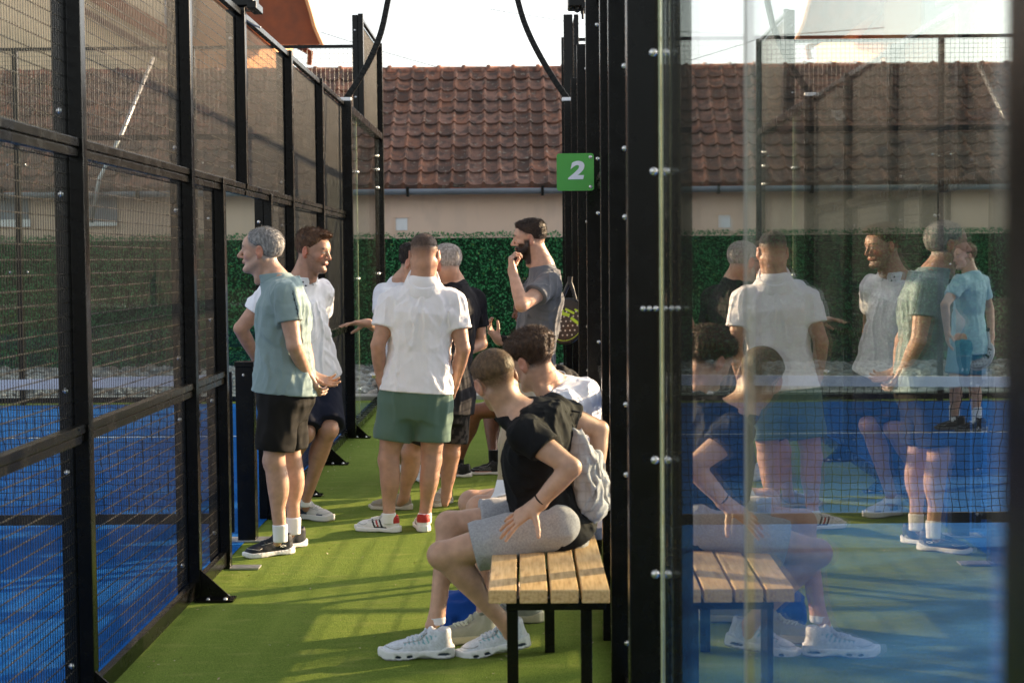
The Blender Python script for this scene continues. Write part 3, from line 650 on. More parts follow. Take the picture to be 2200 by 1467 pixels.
def restrand(o, *a, **k_):
    r_ = strands(o, *a, **k_); mat = o.data.materials[0]; nm = o.name; par = o.parent; old = o.data; me = bpy.data.meshes.new(nm); me.from_pydata(r_['V'].tolist(), [], r_['F']); me.materials.append(mat)
    ca = me.color_attributes.new('col', 'FLOAT_COLOR', 'POINT'); arr = np.ones((len(me.vertices), 4), np.float32); arr[:, :3] = r_['C']; ca.data.foreach_set('color', arr.ravel()); me.polygons.foreach_set('use_smooth', [True]*len(me.polygons)); me.update(); o.data = me; bpy.data.meshes.remove(old); return o

# ------------------------------------------------------------------ heads
class Head:
    def __init__(s, c, fwd, up=(0, 0, 1), sc=1.0, wide=1.0):
        s.c = A_(c); s.f = unit(fwd); up = A_(up); up = up-s.f*np.dot(up, s.f); s.u = unit(up); s.r = np.cross(s.f, s.u); s.s = sc; s.w = wide
    def W(s, x, y, z): return s.c+(s.r*x*s.w+s.f*y+s.u*z)*s.s
    def L(s, p): q = (p-s.c); return np.stack([q@s.r/s.w, q@s.f, q@s.u], -1)/s.s
    def prims(s, ear=True, neckto=None, neck_r=.056, jaw=1.0, nose=1.0):
        W, S = s.W, s.s; ax = [s.r, s.f, s.u]; E = lambda c, r, k=.015, neg=False, a=None: Ell(W(*c), np.array(r)*S, a or ax, k*S, neg)
        Cn = lambda a, b, r1, r2, k=.01, neg=False: Cone(W(*a), W(*b), r1*S, r2*S, k*S, neg=neg)
        P = [E((0, -.018, .036), (.076, .096, .080), .01), E((0, .018, -.022), (.062, .072, .088), .03), E((0, .045, .035), (.060, .050, .050), .03)]
        for m in (-1, 1):
            P += [Cn((m*.056*jaw, -.004, -.048), (m*.018, .072, -.098), .017*jaw, .015, .025), E((m*.040, .056, -.022), (.022, .024, .020), .02)]
        P += [E((0, .076, -.098), (.022*jaw, .017, .016), .02), Cn((-.034, .081, .024), (.034, .081, .024), .0095, .0095, .014)]
        P += [E((m*.031, .096, .004), (.017, .012, .011), .012, True) for m in (-1, 1)]
        P += [Cn((0, .090, .014), (0, .112*nose**.2, -.026), .0075, .0105*nose, .010), E((0, .106, -.030), (.011, .012*nose, .009), .006)]
        P += [E((m*.011, .097, -.033), (.0075, .010, .007), .005) for m in (-1, 1)]
        P += [E((m*.030, .0775, .004), (.0145, .013, .013), .003) for m in (-1, 1)]                       # eyeballs
        P += [Cn((m*.017, .089, .0125), (m*.044, .082, .010), .0042, .004, .004) for m in (-1, 1)]         # upper lids
        P += [Cn((m*.018, .088, -.004), (m*.043, .082, -.003), .0032, .003, .004) for m in (-1, 1)]
        P += [E((0, .088, -.056), (.024, .010, .010), .012), Cn((-.017, .092, -.0535), (.017, .092, -.0535), .0042, .0042, .004), Cn((-.014, .091, -.0635), (.014, .091, -.0635), .0050, .0050, .004)]
        P += [Cn((-.022, .100, -.0585), (.022, .100, -.0585), .0022, .0022, .003, True), E((0, .096, -.078), (.02, .006, .006), .008, True)]
        if ear:
            for m in (-1, 1):
                a = [unit(s.r*.94+s.f*.33*m*-1), unit(s.f*.94+s.r*.33*m), s.u]
                P += [E((m*.081, -.012, -.003), (.0085, .021, .034), .004, False, a), E((m*.089, -.007, .003), (.006, .0115, .019), .004, True, a), E((m*.075, -.006, -.030), (.008, .010, .011), .006, False, a)]
                P += [E((m*.077, .008, -.010), (.006, .005, .007), .004)]
        if neckto is not None:
            P += [Cone(W(0, -.026, -.045), A_(neckto), neck_r*S, (neck_r+.008)*S, .03*S), Cn((0, .030, -.085), (0, .0, -.135), .028, .03, .035)]
            P += [Cn((m*.052, -.03, -.04), (m*.012, .018, -.165), .016, .014, .02) for m in (-1, 1)]
        return P
    def box(s, h): m = np.array([.125, .145, .16])*s.s; m = np.full(3, .150*s.s); return (s.c-m, s.c+m, h)
    def paint(s, skin, brow=(.03, .02, .015), lip=(.42, .16, .12), beard=None, stubble=None, scalp=None, hairf=None, red=.25):
        def f(V, base):
            q = s.L(V); x, y, z = q[:, 0], q[:, 1], q[:, 2]; c = base.copy(); ins = (np.abs(q) < .16).all(1)
            def put(mask, col): nonlocal c; mask = np.where(ins, mask, 0)[:, None]; c = c*(1-mask)+A_(col)*mask
            rd = np.array(skin)*[1.12, .68, .6]
            put(np.exp(-(((np.abs(x)-.042)/.02)**2+((y-.07)/.035)**2+((z+.025)/.02)**2))*red*1.6, rd)
            put(np.exp(-((x/.014)**2+((y-.115)/.02)**2+((z+.03)/.014)**2))*red*1.4, rd)
            put(ramp01(np.abs(x), .074, .082)*(np.abs(z) < .05)*red*1.8, rd)
            n = vnoise(V, 260)
            if stubble is not None:
                g = ramp01(-z, .038, .055)*ramp01(y, -.005, .02)*(1-ramp01(-z, .11, .14)); side = ramp01(-z, .0, .03)*ramp01(y, -.005, .01)*(1-ramp01(y, .04, .06)); put(np.clip(np.maximum(g, side*.8)*stubble[3]*(1+.35*n), 0, 1), stubble[:3])
            if beard is not None:
                g = ramp01(-z, .040, .048)*ramp01(y, -.006, .004)*(1-ramp01(-z, .125, .15)); sb = ramp01(-z, -.008, .012)*ramp01(y, -.010, -.002)*(1-ramp01(y, .026, .040)); jl = ramp01(-z-.9*(.055-y)*.6, .010, .022)*ramp01(y, -.006, .004)*ramp01(-z, .02, .03)
                lipm = (np.abs(x) < .018) & (z > -.068) & (z < -.052); must = ramp01(-z, .036, .040)*(y > .07)
                put(np.clip(np.maximum.reduce([g, sb, jl*(y < .07), must])*np.where(lipm, 0, 1)*(1+.12*n), 0, 1), beard)
            lm = (1-ramp01(np.abs(x), .016, .023))*(1-ramp01(np.abs(z+.0585), .008, .0115))*ramp01(y, .085, .090); put(lm*.8, lip)
            ar = .028+.006*np.cos((np.abs(x)-.032)/.02*1.4); bm = (1-ramp01(np.abs(z-ar+.004), .0035, .0062))*ramp01(np.abs(x), .010, .016)*(1-ramp01(np.abs(x), .045, .053))*ramp01(y, .058, .066); put(np.clip(bm*(.92+.2*n), 0, 1), brow)
            ex = np.abs(x)-.030; er = np.sqrt(ex**2+((z-.004)/.8)**2); ew = (1-ramp01(er, .0105, .0125))*(np.abs(z-.004) < .0062)*(y > .080); put(ew, (.36, .31, .28)); put((er < .0055)*(np.abs(z-.004) < .0058)*(y > .082), (.035, .02, .012)); put((np.abs(z-.0103) < .0015)*(np.abs(ex) < .014)*(y > .078)*.8, (.05, .03, .025))
            put((1-ramp01(np.sqrt(((np.abs(x)-.006)/1.0)**2+(z+.0375)**2), .0028, .0045))*(y > .09)*.7, (.10, .03, .02))
            if scalp is not None and hairf is not None: put(np.clip(hairf(q)*scalp[3]*(1+.25*n), 0, 1), scalp[:3])
            return c
        return f
    def hair(s, name, parent, col, region, thick, extra=(), h=.004, tex=.003, freq=(60, 60, 28), mat=None, k=.012, col2=None, tuft=0, n=8500, ln=.011, fwdc=.0):
        """region(q)->0..1 coverage in head coordinates, thick(q)->metres above the scalp"""
        pr = [Ell(s.W(0, -.018, .036), np.array((.076, .096, .080))*s.s, [s.r, s.f, s.u], .005), Ell(s.W(0, .018, -.022), np.array((.062, .072, .088))*s.s, [s.r, s.f, s.u], .03*s.s), Ell(s.W(0, .045, .035), np.array((.060, .050, .050))*s.s, [s.r, s.f, s.u], .03*s.s)]
        if s.hair_neck is not None: pr.append(s.hair_neck)
        def mod(P, D):
            q = s.L(P); rg = np.clip(region(q), 0, 1); T = thick(q)
            g = vnoise(P, 1, freq, 1)*tex*.7+vnoise(P, 2.3, freq, 2)*tex*.5
            if tuft: g = g+.6*tuft*np.maximum(0, vnoise(P, 1, (26, 26, 12), 5))
            return D-(T*rg**1.9+.0008*rg-.004*(1-rg))*s.s-g*rg
        pr2 = pr+[e for e in extra]
        if extra: 
            base = mod
            mod = lambda P, D: base(P, D)
        cf = lambda V: lerpc(col, col2 or col, np.clip(.5+.9*vnoise(V, 1, (140, 140, 60), 3), 0, 1))
        o = solid(name, pr2, mat or M['hair'], parent, h, mod, cf, sm=1); W0 = A_(WORLD_OF(o))
        def comb(P, Nn):
            q = s.L(P+W0); top = ramp01(q[:, 2], .045, .10)[:, None]; side = s.u*-1.0+s.f*-.45; tp = s.f*fwdc+s.u*.1+s.r*.15; return side*(1-top)+tp*top
        LL = lambda P: ln*(.35+.65*ramp01(s.L(P+W0)[:, 2], .0, .09))
        keep = lambda P: region(s.L(P+W0)) > RNG.rand(len(P))*.75+.02
        return restrand(o, n, LL, comb, col, col2 or col, keep=keep)
    hair_neck = None

# ------------------------------------------------------------------ hands
def hand(wr, d, n, side, curl=(.3,)*4, spread=.06, sc=1.0, thumb=(.55, .25, .2), rel=None):
    """wr wrist, d towards the fingers, n the way the palm faces, side = +1/-1 picks the thumb's side (+1: thumb on d x n)"""
    wr = A_(wr); d = unit(d); n = A_(n); n = unit(n-d*np.dot(n, d)); t = np.cross(d, n)*side; P = []
    off = (.026, .009, -.009, -.025); ln = (.084, .088, .084, .076); seg = ((.043, .026, .020), (.047, .030, .021), (.043, .028, .021), (.034, .021, .018)); rad = (.0092, .0095, .0090, .0080)
    P.append(Cone(wr-d*.02, wr+d*.02, .025*sc, .024*sc, .02, u=t, e=1.12))
    for i in range(4):
        K = wr+(d*ln[i]+t*off[i])*sc; P.append(Cone(wr+(d*.018+t*off[i]*.55)*sc, K, .0145*sc, .0115*sc, .016))
        a = 0; dd0 = unit(d+t*(1.5-i)*spread); q = K; c = curl[i] if hasattr(curl, '__len__') else curl
        for j in range(3):
            a += c*(1.0, 1.1, .7)[j]; dj = dd0*math.cos(a)+n*math.sin(a); L = seg[i][j]*sc; r0 = rad[i]*(1-.10*j)*sc; P.append(Cone(q, q+dj*L, r0, r0*.92, .0045, mid=-.0006)); q = q+dj*L
    a, b, c = thumb; q = wr+(d*.022+t*.020+n*.006)*sc; dj = unit(d*(1-a)+t*a+n*b); k1 = q+dj*.044*sc; P.append(Cone(q, k1, .0165*sc, .0118*sc, .014)); dj = unit(dj+d*c); k2 = k1+dj*.034*sc; P.append(Cone(k1, k2, .0108*sc, .0098*sc, .006)); dj = unit(dj+d*c-t*.1); P.append(Cone(k2, k2+dj*.026*sc, .0098*sc, .0082*sc, .004))
    return P
def hbox(wr, d, h=.0035): c = A_(wr)+unit(d)*.085; return (c-.14, c+.14, h)

# ------------------------------------------------------------------ shoes: local frame heel at the origin, toe along +y
def make_shoe(root, heel, fwd, L=.29, up=(0, 0, 1), upper=(.8, .8, .8), sole=(.8, .8, .8), paint=None, lace=(.8, .8, .8), thick=.030, holes=False, lacen=5, emblem=None, side_mark=None, collar=.105, bulk=1.0, ankle=None):
    f = unit(fwd); u = A_(up); u = unit(u-f*np.dot(u, f)); r = np.cross(f, u); o = A_(heel); S = L/.29
    Wd = lambda x, y, z: o+(r*x+f*y+u*z)*S
    rt = lambda q: np.stack([(q-o)@r, (q-o)@f, (q-o)@u], -1)/S
    def outline(q, g=0):
        x, y = q[..., 0], q[..., 1]; w = np.interp(y, [-.002, .012, .03, .07, .12, .17, .21, .25, .275, .292], [.016, .032, .038, .040, .038, .044, .048, .043, .030, .006])+g; return np.maximum(np.abs(x)-w, np.maximum(y-.292-g, -.004-g-y))
    def umod(P, D):
        q = rt(P); return D
    ax = [r, f, u]; E = lambda c, rr, k=.02, neg=False: Ell(Wd(*c), np.array(rr)*S, ax, k, neg)
    up_ = [E((0, .050, .045), (.039, .050, .056), .02), E((0, .115, .046), (.038, .075, .046), .03), E((0, .185, .036), (.042, .070, .037), .03), E((0, .238, .030), (.038, .046, .026), .025),
           Cone(Wd(0, .055, .06), Wd(0, .045, collar-.008), .038*S, .040*S, .02), Cone(Wd(0, .095, .085), Wd(0, .082, collar+.004), .022*S, .016*S, .015, u=r, e=1.5),
           Cone(Wd(0, .052, .085), Wd(0, .046, collar+.03), .029*S, .031*S, .008, neg=True)]
    up_ = [p for p in up_ if not p.neg]+[p for p in up_ if p.neg]
    def um(P, D):
        q = rt(P); D = np.maximum(D, (.014-q[:, 2])*S); D = D-.0015*np.clip(vnoise(P, 55), -1, 1); return np.maximum(D, outline(q, .002)*S) if bulk <= 1 else D
    c_up = (lambda V: paint(rt(V), np.tile(A_(upper), (len(V), 1)))) if paint else upper
    sh = solid('shoe', up_, M['shoe'], root, .0055*S, um, c_up, sm=1)
    sole_pr = [E((0, .145, .012), (.075, .175, .06), .01)]
    def sm_(P, D):
        q = rt(P); z = q[:, 2]; th = thick+.014*ramp01(-q[:, 1], -.07, 0)+.010*ramp01(q[:, 1], .25, .29)*1.0; arch = .010*np.exp(-((q[:, 1]-.115)/.035)**2)
        d = np.maximum(outline(q, .005+.0015*np.sin(q[:, 1]*220)*(1 if holes else 0)), np.maximum(z-th, arch*(1.4 if holes else .5)-z+.012*ramp01(q[:, 1], .26, .29)**2)); 
        if holes:
            for yc, zw, hl in ((.035, .019, .026), (.17, .014, .012), (.215, .013, .012)):
                e = np.sqrt(((q[:, 1]-yc)/hl)**2+((z-zw)/.0052)**2); d = np.maximum(d, -np.maximum((e-1)*.005, (.034-np.abs(q[:, 0]))))
        return d*S
    def sc_(V):
        q = rt(V); c = np.tile(A_(sole), (len(V), 1))
        if holes:
            for yc, zw, hl in ((.035, .019, .026), (.17, .014, .012), (.215, .013, .012)):
                m = (np.sqrt(((q[:, 1]-yc)/hl)**2+((q[:, 2]-zw)/.0055)**2) < 1.0); c[m] = (.02, .04, .06)
        lo_ = q[:, 2] < .0065; c[lo_] = A_(sole)*.35+.02; return c
    solid('sole', sole_pr, M['sole'], sh, .0055*S, sm_, sc_, sm=1, pad=0)
    from mathutils.bvhtree import BVHTree
    bv = BVHTree.FromPolygons([v.co for v in sh.data.vertices], [q_.vertices[:] for q_ in sh.data.polygons]); W0 = A_(WORLD_OF(sh))
    def onto(x, y, dz=.0022):
        o_ = Vector(Wd(x, y, .16)-W0); h_ = bv.ray_cast(o_, Vector(-u)); return (h_[0] if h_[0] is not None else Vector(Wd(x, y, .08)-W0))+Vector(u)*dz
    if lacen:
        m = MB()
        for i in range(lacen):
            y = .112+i*.0165
            m.tube([onto(x, y+dy) for x, dy in ((-.026, -.004), (-.015, .001), (.0, .003), (.015, .001), (.026, -.004))], .0030*S, 6)
            if i < lacen-1: m.tube([onto(x, y+dy) for x, dy in ((-.024, 0), (-.008, .008), (.008, .014), (.024, .0165))], .0026*S, 6)
        for sgn in (-1, 1): m.tube([onto(0, .104, .004), onto(.012*sgn, .108, .012), onto(.026*sgn, .118, .010), onto(.022*sgn, .106, .005), onto(.004*sgn, .104, .004)], .0024*S, 6); m.tube([onto(0, .106, .004), onto(.018*sgn, .128, .006), onto(.030*sgn, .142, .004)], .0022*S, 6)
        m.build('laces', simple('lace', lace, .8), sh, smooth=True)
    # toe guard, heel tab and side overlays, raised seams
    m = MB()
    m.tube([onto(.040*math.sin(a), .215+.052*math.cos(a), .0005) for a in np.linspace(-1.9, 1.9, 12)], .0018*S, 5)
    for sgn in (-1, 1): m.tube([onto(.022*sgn, .10, .0005), onto(.029*sgn, .13, .0005), onto(.030*sgn, .165, .0005), onto(.026*sgn, .195, .0005)], .0018*S, 5)
    m.build('seam', M['shoe_seam'], sh, smooth=True)
    return sh, Wd
def sock(root, ank, foot, col, top=.07, r=.040, upd=(0, 0, 1), h=.006):
    a = A_(ank); d = A_(upd)
    def md(P, D):
        z = (P-a)@unit(d); return np.maximum(D, np.maximum(z-top, -z-.035))
    return solid('sock', [Cone(a-unit(d)*.07, a+unit(d)*(top+.03), r-.003, r+.003, .01)], M['cloth'], root, h, md, col)
# ------------------------------------------------------------------ people
def gp(px, py):                                              # the ground point seen at a pixel
    a = Vector((0, 0, 1.6)); b = at(px, py, 1.0); t = 1.6/(1.6-b.z); return a+(b-a)*t
def calm(planes):                                            # folds die out towards hems and cuffs
    def f(P):
        a = np.ones(len(P), np.float32)
        for pt, n, rad in planes:
            v = P-A_(pt); q = np.abs(v@unit(n)); m = np.linalg.norm(v, axis=1) < rad; a[m] = np.minimum(a[m], np.clip((q[m]-.004)/.035, .0, 1))
            if rad == .12: a *= np.clip((np.linalg.norm(v, axis=1)-.085)/.06, 0, 1)
        return a
    return f
class Cut:
    def __init__(s, prim, *planes): s.p = prim; s.k = prim.k; s.neg = False; s.pl = [(A_(a), unit(n)) for a, n in planes]
    def bb(s): return s.p.bb()
    def d(s, p):
        d = s.p.d(p)
        for a, n in s.pl: d = np.maximum(d, (p-a)@n)
        return d
PROF = [(-.30, .09, .075, -.012), (-.14, .160, .110, -.014), (0, .168, .120, -.014), (.2, .154, .108, .0), (.45, .146, .106, .006), (.7, .164, .116, .002), (.88, .178, .114, -.006), (1.0, .160, .086, -.012), (1.09, .105, .066, -.018), (1.17, .060, .052, -.02)]
def person(label, J, base, head, skin, build=1.0, depth=1.0, bend=0, shirt=None, bottoms=None, group='men talking and waiting on the walkway', arms=None, h=.010, hands=None, headopt=None, paint=None, tone=1.0, upmix=None):
    """J: joint name -> world point (hL hR kL kR aL aR sL sR eL eR wL wR N); clothing given as dicts"""
    root = thing('person', label, 'person', Vector(base), group=group)
    j = {k_: A_(v) for k_, v in J.items()}; hm = (j['hL']+j['hR'])/2; sm_ = (j['sL']+j['sR'])/2; hl = j['hR']-j['hL']; sl_ = j['sR']-j['sL']
    prof = [(t, w*build, d*build*depth, yo) for t, w, d, yo in PROF]
    torso = Loft(hm, sm_, hl, sl_, prof, bend, .03); up = torso.up; fw = np.cross(up, unit(sl_))
    P = [torso]; b = build
    for S in 'LR':
        s, e, w, hp, kn, an = (j[c_+S] for c_ in 'sewhka')
        P += [Ell(s, (.058*b,)*3, k=.04), Cone(j['N'], s+(sm_-s)*.15, .048*b, .042*b, .05), Cone(s, e, .050*b, .040*b, .03, mid=.006), Cone(e, w, .041*b, .0265*b, .012, mid=.005)]
        P += [Cone(hp, kn, .086*b, .056*b, .03, mid=.004), Ell(kn, (.055*b,)*3, k=.02)]
        d = unit(an-kn); thd = unit(kn-hp); back = unit(thd-d*np.dot(thd, d)); back = -back if np.dot(thd, d) < .98 and False else back
        toe = J.get('t'+S); tdir = unit(A_(toe)-an) if toe is not None else fw; bk = -(tdir-d*np.dot(tdir, d)); bk = unit(bk)
        P += [Cone(kn, an, .052*b, .033*b, .02), Ell(kn+(an-kn)*.30+bk*.022, (.050*b, .050*b, .115*b), [unit(np.cross(bk, d)), bk, d], .035), Cone(an+bk*.012-d*.09, an+bk*.014+d*.02, .016, .014, .02)]
        P += [Cone(an, an+d*.045+unit(tdir-d*np.dot(tdir, d))*.02, .030*b, .024, .02)]
    P += [Cone(sm_, j['N'], .075*b, .060*b, .04)]
    hd = head; nb = j['N']+up*.02; P += hd.prims(neckto=nb, neck_r=(headopt or {}).get('neck', .054)*b, jaw=(headopt or {}).get('jaw', 1), nose=(headopt or {}).get('nose', 1))
    boxes = [hd.box(.0042 if h > .0095 else .0034)]
    for hs in (hands or []): P += hand(**hs); boxes.append(hbox(hs['wr'], hs['d']))
    base_c = lambda V: np.tile(A_(skin)*tone, (len(V), 1))*(1+.06*vnoise(V, 9)[:, None])
    pf = hd.paint(skin, **(paint or {}))
    body = solid('body', P, M['skin'], root, h, None, lambda V: pf(V, base_c(V)), boxes, sm=1)
    # ---- shirt
    if shirt:
        c = shirt; ft = c.get('fit', .014); hem = c.get('hem', -.14); low = c.get('low', 1.0)
        pr = [(t, max(w, (.150*low if t < .5 else 0)*b), max(d, (.112*low if t < .5 else 0)*b*depth), yo) for t, w, d, yo in prof]
        hw, hdp = c.get('hemw', .198)*b, c.get('hemd', .146)*b*depth
        pr = [(-.45, hw, hdp, -.012), (-.14, hw, hdp, -.012), (0, hw, hdp, -.012), (.18, max(.176*b, pr[3][1]), max(.132*b*depth, pr[3][2]), -.006)]+pr[4:]
        hemP = hm+up*torso.L*hem; nk = unit(up*.86+fw*-.0-unit(fw)*-.30); nP = j['N']+up*c.get('neck', .004)
        lo_ = Loft(hm, sm_, hl, sl_, pr, bend, .03, ft); SP = [Cut(lo_, (hemP, -(up+fw*c.get('hemtilt', 0))), (nP, nk))]
        for S in 'LR':
            s, e = j['s'+S], j['e'+S]; d = unit(e-s); L = np.linalg.norm(e-s); se = s+d*L*c.get('sleeve', .55); rs = c.get('sr', .066)*b; dr = unit(d*.9+np.array([0, 0, -.25]))
            SP += [Cut(Ell(s-up*.006, (.064*b, .064*b, .060*b), k=.05), (nP, nk)), Cut(Cone(s, se+d*.08, rs, rs*c.get('flare', 1.04), .035), (se, dr)), Cut(Cone(j['N']-up*.002, s+(sm_-s)*.13-up*.003, .057*b, .051*b, .05), (nP, nk))]
        SP.append(Cut(Cone(sm_, j['N'], .093*b, .076*b, .04), (nP, nk)))
        cl = calm([(hemP, up+fw*c.get('hemtilt', 0), .36), (nP, nk, .12)]+[(j['s'+S]+(j['e'+S]-j['s'+S])*c.get('sleeve', .55), unit(unit(j['e'+S]-j['s'+S])*.9+np.array([0, 0, -.25])), .13) for S in 'LR'])
        amp = c.get('amp', .007)
        def smod(Pt, D, amp=amp, up=up, hm=hm, fw=fw):
            q = np.stack([(Pt-hm)@unit(sl_), (Pt-hm)@fw, (Pt-hm)@up], -1)
            n1 = vnoise(q+vnoise(Pt, 6)[..., None]*.03, 1, (19, 19, 4.0), 1); n2 = vnoise(q+vnoise(Pt, 9)[..., None]*.02, 1, (34, 34, 14), 2); n3 = vnoise(q+np.abs(q[:, :1])*np.array([0, 0, 1.1])+vnoise(Pt, 7)[..., None]*.02, 1, (7, 7, 26), 4)
            n4 = vnoise(q+vnoise(Pt, 14)[..., None]*.016, 1, (46, 46, 16), 6); return D-cl(Pt)*np.maximum(-.0045, amp*.24*(1-np.abs(n4)*3)*np.clip(.3+vnoise(Pt, 5)*1.6, 0, 1)+amp*(1-np.sqrt(np.abs(n1)+.01)*2)*1.15+amp*.55*n2+amp*.9*np.maximum(0, n3))
        cc = c['col']; trim = c.get('trim')
        def scol(V):
            o = np.tile(A_(cc), (len(V), 1)); 
            if trim is not None: o = trim(V, o, j, up, fw, hm, torso)
            return o
        sh = solid(c.get('name', 't_shirt'), SP, M[c.get('mat', 'cloth')], root, c.get('h', .008), smod, scol, sm=1)
        if c.get('collar'):
            nd = unit(A_(hd.W(0, -.026, -.06))-j['N']); nb0 = j['N']+nd*.0; hc = c.get('collar_h', .038); nr = ((headopt or {}).get('neck', .054)*b+.007)*hd.s
            bk_ = unit(fw-nd*np.dot(fw, nd)); tp = unit(nd-bk_*.42); cp = [Cut(Cone(nb0-nd*.05, nb0+nd*(hc+.01), nr+.050, nr+.014, .006), (nb0+nd*hc, tp), (nb0-nd*.016, -tp)), Cone(nb0-nd*.06, nb0+nd*.10, nr+.034, nr-.022, .004, neg=True), Ell(nb0+bk_*(nr+.025)-nd*.01, (.018, .05, .07), [unit(sl_), bk_, nd], .004, True)]
            solid('collar', cp, M['cloth'], sh, .0038, None, c.get('collar_col', cc), sm=1)
        else:
            nd = nk; rim = [Cut(Cone(nP-nd*.012, nP+nd*.006, .078*b, .074*b, .004), (nP+nd*.004, nd), (nP-nd*.014, -nd)), Cone(nP-nd*.05, nP+nd*.08, .066*b, .066*b, .004, neg=True)]
            solid('collar', rim, M['cloth'], sh, .0045, None, c.get('rim', tuple(np.array(cc)*.9)), sm=1)
    # ---- shorts or trousers
    if bottoms:
        c = bottoms; ft = c.get('fit', .020); leng = c.get('len', .85); waist = hm+up*torso.L*c.get('waist', .14); pr = [(t, w, d, yo) for t, w, d, yo in prof]; pr[0] = (-.30, .12*b, .09*b, -.012)
        ul = np.array([0, 0, 1.]) if c.get('seated') else up
        SP = [Cut(Loft(hm, sm_, hl, sl_, pr, bend, .03, ft), (waist, up))]; r1, r2, r3 = c.get('r', (.104, .096, .07))
        for S in 'LR':
            hp, kn, an = j['h'+S], j['k'+S], j['a'+S]; d = unit(kn-hp); L = np.linalg.norm(kn-hp)
            if leng <= 1: he = hp+d*L*leng; SP.append(Cut(Cone(hp+d*(-.02 if c.get('seated') else .07), he+d*.1, r1*b, r2*b, .04), (he, d)))
            else:
                SP.append(Cone(hp, kn, r1*b, r2*b, .04)); d2 = unit(an-kn); SP.append(Cut(Cone(kn, an+d2*.1, r2*b, r3*b, .03), (an+d2*.03, d2)))
        amp2 = c.get('amp', .008); S0 = c.get('stretch', (16, 16, 5))
        cl2 = calm([(waist, up, .3)]+([(j['h'+S]+(j['k'+S]-j['h'+S])*leng, j['k'+S]-j['h'+S], .16) for S in 'LR'] if leng <= 1 else []))
        bm = lambda Pt, D: D-cl2(Pt)*(amp2*(1-np.abs(vnoise(Pt, 1, S0, 1))*2)*.8+amp2*.5*vnoise(Pt, 1, (28, 28, 14), 2))
        bc = c.get('paint'); bcol = (lambda V: bc(V, np.tile(A_(c['col']), (len(V), 1)))) if bc else c['col']
        solid(c.get('name', 'shorts'), SP, M[c.get('mat', 'cloth')], root, c.get('h', .009), bm, bcol, sm=1)
    return root, j, up, fw, body
def V3(*a): return np.array(a, np.float32)
p = at
SK_PALE = (.53, .31, .215); SK_TAN = (.43, .235, .155); SK_DARK = (.17, .072, .04)
def fade(lo, hi): return lambda q: ramp01(q[:, 2], lo, hi)
def hairline(front=.062, slope=.9, side=.005, nape=-.055, temple=.055, wid=.042):
    """coverage of a man's haircut in head coordinates: z limit falls from the forehead over the temples to the nape"""
    def f(q):
        x, y, z = q[..., 0], q[..., 1], q[..., 2]
        lim = np.interp(y, [-.13, -.03, .0, .02, temple, temple+.012, .12], [nape, nape+.010, side, side+.012, side+.035, front, front+.012])
        ear = np.sqrt(((y+.006)/.024)**2+((z+.004)/.034)**2); a = ramp01(z-lim, -.006, wid); return a*np.where(np.abs(x) > .06, ramp01(ear, .95, 1.15), 1)
    return f

